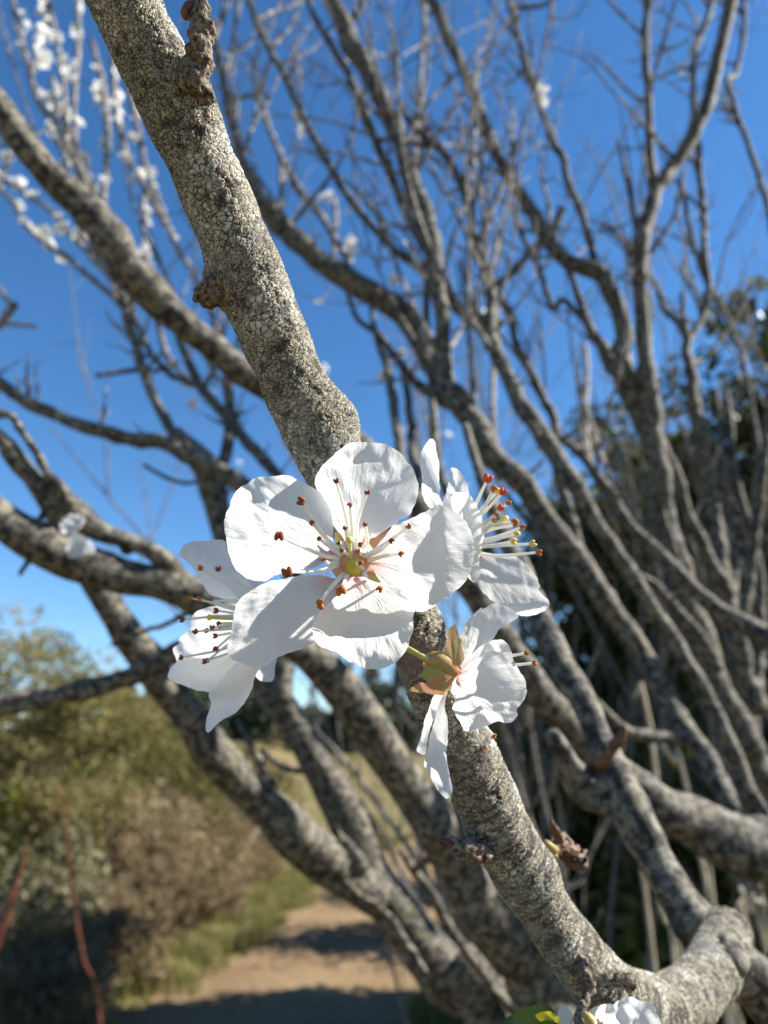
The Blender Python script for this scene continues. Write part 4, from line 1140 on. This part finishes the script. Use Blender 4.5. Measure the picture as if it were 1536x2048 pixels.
# hypanthium, nectary, sepals behind the gaps
Vc, Fc = ellipsoid_np(at(706, 1122, .0884), FWD, .0030, .0029, 28, 12)
obj('receptacle', mesh_np('receptacle', Vc, Fc), M['receptacle'], fl)
Vc, Fc = ellipsoid_np(at(708, 1132, .0862), FWD + UP * .3, .0011, .00125, 20, 10)
obj('nectary', mesh_np('nectary', Vc, Fc), M['nectary'], fl)
sheet('sepal', Z1((1180, 680), (1190, 620), (1240, 590), (1300, 572), (1306, 600), (1270, 640), (1220, 690)), Z1((1160, 720))[0], D0 + .0016, .001, 0, 0, .4, 'sepal', fl, 6, 4)
sheet('sepal', Z1((1150, 850), (1190, 800), (1230, 800), (1270, 850), (1298, 922), (1250, 905), (1190, 880)), Z1((1140, 790))[0], D0 - .0004, .0006, 0, 0, .4, 'sepal', fl, 7, 4)
sheet('sepal', Z1((1020, 690), (990, 610), (1000, 580), (1025, 590), (1050, 660)), Z1((1070, 720))[0], D0 + .0008, .001, 0, 0, .4, 'sepal', fl, 8, 4)
ANT = [((1005, 297), 11, 'b', .0826), ((1177, 362), 11, 'b', .0826), ((1081, 430), 10, 'b', .0815), ((808, 413), 17, 'b', .0812), ((868, 533), 11, 'b', .0826), ((688, 608), 19, 'b', .0800), ((908, 620), 10, 'b', .0818), ((1052, 560), 9, 'b', .0838), ((1167, 543), 9, 'b', .0842),
       ((1017, 643), 9, 'b', .0832), ((1035, 685), 9, 'b', .0830), ((930, 738), 11, 'b', .0826), ((733, 808), 21, 'b', .0795), ((1030, 910), 21, 'o', .0790), ((914, 985), 21, 'o', .0792), ((1245, 903), 13, 'o', .0816), ((1128, 690), 10, 'o', .0826), ((1138, 655), 10, 'b', .0832), ((1140, 757), 11, 'o', .0815), ((1366, 705), 11, 'o', .0828), ((1312, 633), 11, 'b', .0830), ((1409, 552), 11, 'o', .0838)]
cx, cy = 707, 1126
for k, (z, sz, mt, d) in enumerate(ANT):
    ax_, ay_ = Z1(z)[0]
    a = math.atan2(ay_ - cy, ax_ - cx)
    b = (cx + 30 * math.cos(a), cy + 26 * math.sin(a), D0 - .0008)
    if math.hypot(ax_ - cx, ay_ - cy) < 45:
        b = (cx + 24 * math.cos(a + .6), cy + 22 * math.sin(a + .6), D0 - .0006)
    stamen(fl, b, (ax_, ay_, d), .7, 'anther_brown' if mt == 'b' else 'anther_orange', sz, 500 + k)
style(fl, (702, 1122, .0862), (*Z1((1077, 625))[0], .0815), 15)
stalk(fl, [(707, 1128, 60, .0886), (735, 1150, 26, .0912), (768, 1175, 18, .0945), (795, 1195, 22, .098)])

# --- blossom in profile, half hidden
f2 = empty('plum_blossom', at(560, 1230, .099), 'white blossom in profile with a torn pointed petal, half hidden behind the wide open one', 'blossom', 'blossoms on the sharp branch')
sheet('petal', Z1((105, 710), (150, 645), (260, 628), (350, 625), (385, 655), (420, 740), (470, 800), (530, 850), (600, 880), (620, 1000), (560, 1010), (440, 965), (300, 945), (240, 870), (190, 790), (150, 745)), Z1((600, 1010))[0], .0985, -.0015, -.0012, .0, .8, parent=f2, seed=11,
      fold=[(Z1((150, 640))[0], Z1((440, 930))[0], -.00005)])
sheet('petal', Z1((520, 1000), (410, 990), (310, 1000), (210, 1030), (180, 1080), (170, 1130), (105, 1190), (112, 1212), (75, 1240), (82, 1285), (110, 1330), (200, 1400), (350, 1400), (480, 1330), (600, 1150)), Z1((620, 1060))[0], .1005, .0012, .0006, 0, .8, parent=f2, seed=12)
sheet('petal', Z1((560, 1150), (420, 1260), (300, 1290), (180, 1300), (100, 1310), (45, 1395), (80, 1430), (180, 1470), (285, 1492), (400, 1480), (540, 1390), (640, 1250)), Z1((640, 1120))[0], .0985, -.0022, -.0006, 0, .7, parent=f2, seed=13)
sheet('petal', Z1((430, 1320), (350, 1420), (280, 1490), (290, 1560), (260, 1660), (275, 1720), (340, 1660), (450, 1590), (510, 1500), (545, 1400), (620, 1250), (560, 1220)), Z1((620, 1150))[0], .0972, -.0014, -.0008, .0006, .7, parent=f2, seed=14)
sheet('petal', Z1((520, 1330), (540, 1400), (595, 1432), (645, 1420), (655, 1360), (668, 1290), (720, 1200), (640, 1180)), Z1((680, 1150))[0], .0992, .0018, 0, 0, .8, parent=f2, seed=15)
ANT2 = [((237, 789), 11, 'o', .0955), ((338, 795), 11, 'b', .0965), ((405, 774), 10, 'b', .0975), ((340, 915), 9, 'b', .0975), ((180, 957), 11, 'o', .0935), ((229, 963), 11, 'o', .0940), ((295, 973), 9, 'b', .0950), ((326, 1029), 11, 'b', .0940), ((133, 1078), 11, 'b', .0932), ((340, 1100), 9, 'b', .0950), ((345, 1127), 9, 'b', .0955), ((304, 1122), 10, 'b', .0945), ((270, 1141), 10, 'b', .0945), ((209, 1146), 11, 'b', .0938), ((321, 1170), 10, 'b', .0950), ((323, 1240), 11, 'b', .0945), ((127, 1293), 10, 'b', .0950), ((260, 1315), 10, 'b', .0945), ((275, 1306), 9, 'b', .0948)]
for k, (z, sz, mt, d) in enumerate(ANT2):
    p = Z1(z)[0]
    t = (z[1] - 1060) / 270.0
    b = (*Z1((610 + 10 * math.sin(k * 2.3), 1070 + 75 * t))[0], .0968)
    stamen(f2, b, (*p, d), .6, 'anther_brown' if mt == 'b' else 'anther_orange', sz, 600 + k, 7.5, 4)
style(f2, (*Z1((600, 1085))[0], .0965), (*Z1((282, 1066))[0], .0942), 13)
stalk(f2, [(537, 1238, 44, .0990), (575, 1235, 50, .0995), (620, 1225, 22, .0992), (690, 1205, 16, .0985), (770, 1195, 18, .0995)], 'calyx')

# --- side-on blossom with coral anthers
f3 = empty('plum_blossom', at(910, 1080, .099), 'white plum blossom seen side-on with a brush of stamens tipped coral and yellow', 'blossom', 'blossoms on the sharp branch')
sheet('petal', Z2((370, 80), (405, 100), (415, 180), (445, 310), (440, 420), (455, 520), (450, 600), (490, 680), (560, 820), (480, 830), (370, 715), (320, 650), (290, 580), (290, 450), (272, 310), (280, 210), (320, 130)), Z2((580, 900))[0], .0985, .0020, 0, .0018, .9, parent=f3, seed=21, sp=4, kx=.0012)
sheet('petal', Z2((555, 350), (620, 365), (680, 450), (715, 580), (720, 680), (640, 840), (520, 760), (480, 655), (510, 560), (530, 470)), Z2((600, 950))[0], .0992, .0035, 0, .0010, 1.0, parent=f3, seed=22, sp=4,
      fold=[(Z2((555, 350))[0], Z2((610, 600))[0], -.00009)])
sheet('petal', Z2((480, 660), (520, 590), (610, 560), (720, 590), (780, 670), (830, 800), (850, 940), (830, 1080), (805, 1180), (815, 1300), (765, 1375), (710, 1335), (640, 1250), (560, 1000), (480, 800)), Z2((560, 950))[0], .0962, -.0006, -.0014, .0018, .9, parent=f3, seed=23, sp=4, tipdir=Z2((840, 960))[0])
sheet('petal', Z2((760, 1120), (860, 1140), (960, 1140), (1080, 1135), (1180, 1170), (1290, 1280), (1355, 1400), (1345, 1450), (1430, 1540), (1440, 1590), (1380, 1640), (1240, 1682), (1160, 1665), (980, 1575), (840, 1470), (780, 1360), (740, 1240)), Z2((700, 1050))[0], .0978, .0010, .0016, .0012, 1.5, parent=f3, seed=24, sp=4,
      fold=[(Z2((1440, 1470))[0], Z2((840, 1330))[0], -.00008), (Z2((1500, 1560))[0], Z2((1000, 1600))[0], .00012)])
ANT3 = [((875, 455), 19, 'c', .0945), ((930, 540), 13, 'o', .0950), ((960, 560), 13, 'y', .0955), ((1010, 572), 16, 'c', .0945), ((1062, 665), 11, 'o', .0950), ((990, 715), 14, 'c', .0955), ((948, 760), 10, 'o', .0960), ((935, 822), 10, 'o', .0965), ((1118, 830), 14, 'o', .0945), ((1187, 880), 11, 'o', .0950), ((1138, 938), 12, 'y', .0952), ((1105, 1008), 12, 'y', .0955), ((1273, 1030), 14, 'y', .0945), ((1330, 1108), 13, 'o', .0945), ((1120, 860), 10, 'o', .0958)]
mm = {'c': 'anther_coral', 'o': 'anther_orange', 'y': 'yellow', 'b': 'anther_brown'}
for k, (z, sz, mt, d) in enumerate(ANT3):
    p = Z2(z)[0]
    t = (z[1] - 800) / 340.0
    b = (*Z2((690 + 14 * math.sin(k * 1.7), 985 + 115 * t))[0], .0982)
    stamen(f3, b, (*p, d), .6, mm[mt], sz, 700 + k, 9.5, 5)
style(f3, (*Z2((690, 970))[0], .0982), (*Z2((1048, 800))[0], .0962), 13)
stalk(f3, [(934, 1078, 44, .0988), (900, 1090, 48, .0995), (865, 1120, 22, .0995), (820, 1165, 17, .0992), (780, 1190, 20, .0995)], 'calyx')

# --- blossom seen from behind
f4 = empty('plum_blossom', at(862, 1324, .094), 'white plum blossom seen from behind, showing its green and red sepals and green stalk', 'blossom', 'blossoms on the sharp branch')
sheet('petal', Z3((640, 560), (632, 430), (680, 310), (760, 220), (830, 158), (800, 300), (760, 500), (720, 640)), Z3((640, 730))[0], .0950, .0040, 0, 0, .9, parent=f4, seed=31, sp=4)
sheet('petal', Z3((640, 700), (690, 580), (700, 420), (760, 270), (820, 190), (880, 150), (960, 120), (1060, 150), (1160, 235), (1100, 285), (980, 360), (966, 390), (940, 440), (860, 520), (800, 610), (720, 690)), Z3((620, 740))[0], .0938, .0026, -.0012, .0008, .7, parent=f4, seed=32, sp=4)
sheet('petal', Z3((560, 860), (600, 770), (680, 690), (800, 605), (860, 500), (980, 445), (1060, 480), (1095, 560), (1130, 660), (1200, 780), (1230, 840), (1225, 960), (1150, 1080), (1152, 1130), (1080, 1200), (960, 1190), (830, 1245), (690, 1272), (630, 1190), (570, 1080), (585, 1000), (560, 930)), Z3((585, 770))[0], .0925, .0012, -.0022, .0015, 1.5, parent=f4, seed=33, sp=4)
sheet('petal', Z3((400, 955), (360, 1050), (310, 1200), (280, 1330), (240, 1450), (260, 1475), (300, 1490), (322, 1480), (350, 1300), (400, 1150), (470, 1000), (525, 900), (480, 900)), Z3((530, 840))[0], .0938, .0030, 0, .0006, .7, parent=f4, seed=34, sp=4)
sheet('petal', Z3((530, 890), (495, 1040), (520, 1180), (525, 1300), (510, 1500), (540, 1680), (565, 1800), (550, 1850), (500, 1880), (420, 1790), (330, 1620), (310, 1560), (340, 1420), (380, 1250), (430, 1080), (490, 940)), Z3((550, 830))[0], .0928, -.0006, .0012, .0008, .9, parent=f4, seed=35, sp=4,
      fold=[(Z3((540, 1760))[0], Z3((390, 1300))[0], .00006)])
sheet('sepal', Z3((590, 308), (612, 380), (640, 450), (660, 520), (640, 600), (580, 560), (530, 480), (525, 370)), Z3((590, 700))[0], .0930, .0016, 0, .0004, .5, 'sepal', f4, 36, 4)
sheet('sepal', Z3((548, 422), (600, 470), (650, 530), (673, 600), (640, 670), (590, 700), (540, 620), (505, 560), (498, 510), (520, 450)), Z3((590, 720))[0], .0918, .0010, -.0004, .0006, .5, 'sepal', f4, 37, 4)
sheet('sepal', Z3((275, 762), (330, 705), (420, 700), (500, 750), (575, 805), (530, 880), (470, 915), (400, 890), (330, 830)), Z3((580, 780))[0], .0916, .0012, -.0006, .0006, .5, 'sepal', f4, 38, 4)
sheet('sepal', Z3((190, 915), (230, 855), (310, 835), (400, 860), (480, 900), (560, 850), (530, 900), (470, 952), (400, 945), (290, 925)), Z3((570, 820))[0], .0924, .0016, 0, .0004, .5, 'sepal', f4, 39, 4)
sheet('sepal', Z3((300, 660), (340, 575), (420, 548), (495, 558), (500, 620), (400, 690), (330, 700)), Z3((560, 720))[0], .0945, .0012, 0, 0, .5, 'sepal', f4, 40, 4)
stalk(f4, [(*Z3((340, 630))[0], 16, .0928), (*Z3((390, 640))[0], 30, .0929), (*Z3((440, 650))[0], 42, .0930), (*Z3((500, 680))[0], 46, .0931), (*Z3((560, 720))[0], 40, .0932), (*Z3((610, 750))[0], 26, .0934)], 'calyx', 'calyx_cup', 24)
stalk(f4, [(778, 1272, 13, .0985), (795, 1287, 12, .0950), (*Z3((160, 530))[0], 12, .0935), (*Z3((260, 585))[0], 12, .0928), (*Z3((360, 635))[0], 15, .0928)])
for k, (z0, z1, d) in enumerate([((900, 640), (1222, 572), .0935), ((900, 690), (1293, 663), .0940), ((760, 1060), (932, 1312), .0952), ((650, 1050), (845, 1412), .0948), ((700, 1080), (795, 1310), .0958)]):
    stamen(f4, (*Z3(z0)[0], .0950), (*Z3(z1)[0], d), .4, 'anther_orange', 10 if k != 4 else 7, 800 + k, 7.5, 5)

# --- blossom at the branch foot with its leaf
f5 = empty('plum_blossom', at(1180, 2090, .100), 'crumpled white blossom at the foot of the branch under the twisted twig stub', 'blossom', 'blossoms on the sharp branch')
sheet('petal', [(1190, 2045), (1196, 2016), (1215, 2008), (1228, 2008), (1240, 1998), (1262, 1994), (1282, 2002), (1298, 2004), (1312, 2022), (1324, 2052), (1335, 2100), (1200, 2110)], (1190, 2110), .1005, -.0015, -.0022, .002, 1.8, parent=f5, seed=51, sp=4, tipdir=(1290, 2000))
sheet('petal', [(1116, 2060), (1116, 2024), (1126, 2014), (1138, 2016), (1144, 2032), (1140, 2052), (1150, 2090), (1120, 2090)], (1160, 2105), .1030, .001, 0, 0, .8, parent=f5, seed=52, sp=4)
sheet('petal', [(1178, 2022), (1200, 2010), (1222, 2012), (1225, 2060), (1180, 2080), (1172, 2045)], (1180, 2100), .1035, .002, 0, 0, 1, parent=f5, seed=53, sp=4)
stalk(f5, [(1166, 2030, 8, .1008), (1174, 2034, 20, .1004), (1182, 2046, 24, .1003), (1184, 2075, 24, .1003), (1180, 2110, 16, .1005)], 'calyx', 'calyx_cup', 16)
stamen(f5, (1196, 2090, .1), (1206, 2036, .0985), .3, 'yellow', 12, 811)
stamen(f5, (1190, 2090, .1), (1200, 2048, .0980), .3, 'yellow', 11, 812)
lf = empty('leaf', at(1110, 2110, .102), 'small green leaf with a bright yellow curled lobe beside the crumpled blossom', 'leaf')
sheet('blade', [(985, 2075), (1005, 2042), (1030, 2025), (1058, 2012), (1085, 2008), (1105, 2018), (1116, 2050), (1110, 2090), (1050, 2110)], (1120, 2110), .104, .004, -.001, 0, .6, 'leaf_green', lf, 54, 5)
sheet('curled_lobe', [(1072, 2030), (1090, 2022), (1106, 2026), (1117, 2036), (1118, 2046), (1096, 2040), (1080, 2042)], (1120, 2050), .1025, -.0006, 0, 0, .4, 'leaf_yellow', lf, 55, 4)

# --- small shaded blossom on the dark limb
f6 = empty('plum_blossom', at(170, 1070, .305), 'withered grey-white blossom clinging to the dark shaded limb', 'blossom')
sheet('petal', [(118, 1055), (130, 1035), (150, 1028), (168, 1035), (165, 1052), (145, 1068), (128, 1066)], (172, 1060), .300, -.004, 0, 0, 2, 'petal', f6, 61, 4)
sheet('petal', [(132, 1095), (138, 1075), (155, 1068), (172, 1078), (188, 1092), (188, 1106), (170, 1108), (150, 1116), (136, 1112)], (172, 1062), .298, -.006, 0, 0, 2, 'petal', f6, 62, 4)


# --- blossoms out of focus on the far shoots: one thing each, five petals and a tuft in one small mesh
def far_blossom_mesh(seed, openness):
    r = np.random.default_rng(seed)
    Vs, F4, off = [], [], 0
    for k in range(5):
        a = k * 1.2566 + r.uniform(-.15, .15)
        m, q = 5, 5
        g = []
        for i in range(m + 1):
            t = i / m
            wdt = .44 * math.sin(min(1.0, t * 1.05 + .03) * 2.7) ** .8 if t < 1 else .16
            for j in range(q + 1):
                v = (j / q - .5) * 2
                rr = t * math.cos(openness * (1 - .3 * t))
                zz = t * math.sin(openness) + .12 * v * v * t + r.normal(0, .015)
                x, y = rr, v * wdt
                g.append((x * math.cos(a) - y * math.sin(a), x * math.sin(a) + y * math.cos(a), zz))
        Vs.append(np.array(g))
        i = np.arange(m)[:, None] * (q + 1); j = np.arange(q)[None, :]
        F4.append(np.stack([i + j, i + j + 1, i + q + 2 + j, i + q + 1 + j], -1).reshape(-1, 4) + off)
        off += len(g)
    for k in range(10):
        d = np.array([r.normal(0, .35), r.normal(0, .35), .7])
        V, F, _ = tube_np(np.array([[0, 0, 0, .02], [*(d * .5), .016], [*d, .03]]), n=4, step=.3, cap=False)
        Vs.append(V); F4.append(F[0] + off); off += len(V)
    me = mesh_np('far_blossom', np.vstack(Vs), np.vstack(F4))
    me.materials.append(M['far_petal'])
    return me


FB = [far_blossom_mesh(900 + k, o_) for k, o_ in enumerate((.25, .6, 1.0))]
spots = [(45, 40, .95, 26), (72, 25, .95, 20), (150, 52, .93, 20), (80, 85, .95, 22), (78, 120, .95, 28), (95, 118, .94, 24), (66, 140, .95, 16), (97, 200, .93, 22), (125, 220, .93, 26), (112, 178, .93, 18), (183, 190, .9, 28), (196, 205, .9, 18), (180, 245, .92, 18), (130, 150, .93, 18), (260, 275, .9, 22), (253, 318, .9, 22), (282, 362, .88, 30), (276, 350, .88, 20), (83, 467, .93, 28), (115, 468, .93, 22), (168, 470, .9, 32), (155, 482, .9, 18), (38, 362, .95, 24), (6, 312, .95, 26), (14, 345, .95, 22), (54, 398, .94, 16), (607, 228, .8, 28), (599, 262, .8, 22), (648, 402, .85, 30), (703, 475, .8, 30), (708, 505, .8, 36), (690, 515, .8, 24), (780, 565, .7, 26), (815, 705, .65, 26), (800, 712, .65, 20), (1082, 190, .75, 26), (1094, 200, .75, 18), (1082, 176, .75, 16), (235, 95, .92, 20), (285, 505, .85, 30), (292, 515, .85, 20), (390, 815, .7, 26), (372, 785, .7, 22), (680, 770, .7, 22), (755, 755, .7, 22), (716, 820, .7, 24), (645, 655, .7, 20), (1420, 200, .85, 12), (10, 780, .5, 22), (0, 785, .5, 26), (60, 70, .95, 18), (145, 245, .92, 16), (225, 150, .9, 18), (240, 215, .9, 18), (35, 310, .95, 18), (20, 255, .96, 18), (300, 345, .9, 18), (320, 15, .9, 18), (390, 560, .8, 14)]
rb = np.random.default_rng(3)
for rows in shoots[:12]:
    for q in range(11):
        t = rb.uniform(0, len(rows) * .62)
        i = min(int(t), len(rows) - 2)
        f = t - i
        spots.append((rows[i][0] + (rows[i + 1][0] - rows[i][0]) * f + rb.normal(0, 9), rows[i][1] + (rows[i + 1][1] - rows[i][1]) * f + rb.normal(0, 5), .95 - .27 * t / len(rows), rb.uniform(10, 22)))
for q, _ in far_tips:
    rel = np.array(q) - CAM
    dd = rel @ FWD
    X, Y = 768 + FPX * (rel @ RIGHT) / dd, 1024 - FPX * (rel @ UP) / dd
    if X < 1000 and 0 < Y < 1000 and rb.uniform() < .55 and len(spots) < 260:
        spots.append((X, Y, dd, rb.uniform(9, 15)))
wood = []
for c in o_ctrl.values():
    for a_, b_ in zip(c[:-1], c[1:]):
        wood.append(a_[:3] + (b_[:3] - a_[:3]) * np.linspace(0, 1, 9)[:, None])
for _, rows in tips:
    wood.append(np.array(rows)[:, :3])
wood = np.vstack(wood)
rel = wood - CAM
wd = rel @ FWD
ok = wd > .45
wood, rel, wd = wood[ok], rel[ok], wd[ok]
wx, wy = 768 + FPX * (rel @ RIGHT) / wd, 1024 - FPX * (rel @ UP) / wd
grown = []
for (px, py, d, sz) in spots:                      # every blossom sits on the nearest twig
    q = np.argmin((wx - px) ** 2 + (wy - py) ** 2 + (60 * (wd - d)) ** 2)
    off = np.array([px - wx[q], py - wy[q]])
    L = np.linalg.norm(off)
    off *= min(1.0, sz * .45 / max(L, 1e-6))
    grown.append((wx[q] + off[0], wy[q] + off[1], wd[q], sz))
spots = grown
for k, (px, py, d, sz) in enumerate(spots):
    o = bpy.data.objects.new('plum_blossom', FB[k % 3])
    COL.objects.link(o)
    o.location = at(px, py, d)
    s = sz * .70 * d / FPX
    o.scale = (s, s, s)
    o.rotation_euler = (random.uniform(-1.2, 1.2), random.uniform(-1.0, 1.0), random.uniform(0, 6))
    tag(o, 'small blurred white blossom on a thin bare shoot', 'blossom', 'out of focus blossoms on the far shoots')

# ------------------------------------------------------------------ red stems, dry stalks
for lab, rows, d in [('thick red stem leaning out of the brush at the frame edge', [(-30, 2000, 15), (-8, 1900, 13), (12, 1830, 13), (30, 1770, 11), (45, 1725, 7), (52, 1690, 3)], 1.3),
                     ('thin red stem rising in front of the sage bush', [(168, 1920, 6), (155, 1850, 6), (142, 1760, 6), (134, 1680, 5), (126, 1610, 4), (120, 1555, 2)], 1.7)]:
    c = px_ctrl(rows, d, d)
    low = c[0, :3] + (c[0, :3] - c[1, :3]) * 2.5
    foot = np.array([low[0] + (low[0] - c[0, 0]) * .6, low[1] + .05, -0.02])
    c = np.vstack([[[*foot, c[0, 3] * 1.2]], [[*low, c[0, 3] * 1.1]], c])
    V, F, _ = tube_np(c, n=8, rough=.10, rfreq=40, jitter=.2)
    tag(obj('red_stem', mesh_np('red_stem', V, F), M['red_stem']), lab, 'stem')

r = np.random.default_rng(77)
stk = [[(1362, 1920), (1330, 1850), (1318, 1800)], [(1368, 1865), (1345, 1815), (1322, 1760), (1310, 1740)], [(1375, 1580), (1350, 1530), (1325, 1490)], [(1300, 1450), (1270, 1395)], [(1530, 1890), (1500, 1830), (1480, 1775)], [(1535, 1860), (1525, 1810), (1505, 1800)], [(1500, 1880), (1470, 1830)], [(1480, 2040), (1445, 2005)], [(1525, 1510), (1510, 1440)], [(1420, 1755), (1425, 1730)], [(1290, 1780), (1285, 1755)]]
for k, p in enumerate(stk):
    d = .75 + .1 * (k % 4)
    rows = [(x, y, 9) for x, y in p]
    c = px_ctrl(rows, d, d)
    foot = np.array([c[0, 0] + r.normal(.04, .03), c[0, 1] + .12, -.02])
    mid = (c[0, :3] * .55 + foot * .45) + np.array([0.01, 0, 0])
    c = np.vstack([[[*foot, .003]], [[*mid, .003]], c])
    V, F, _ = tube_np(c, n=6, step=.03)
    tag(obj('dry_stalk', mesh_np('dry_stalk', V, F), M['straw']), 'thin straw-coloured dry stalk among the shaded plum limbs', 'stalk', 'dry stalks under the plum trees')
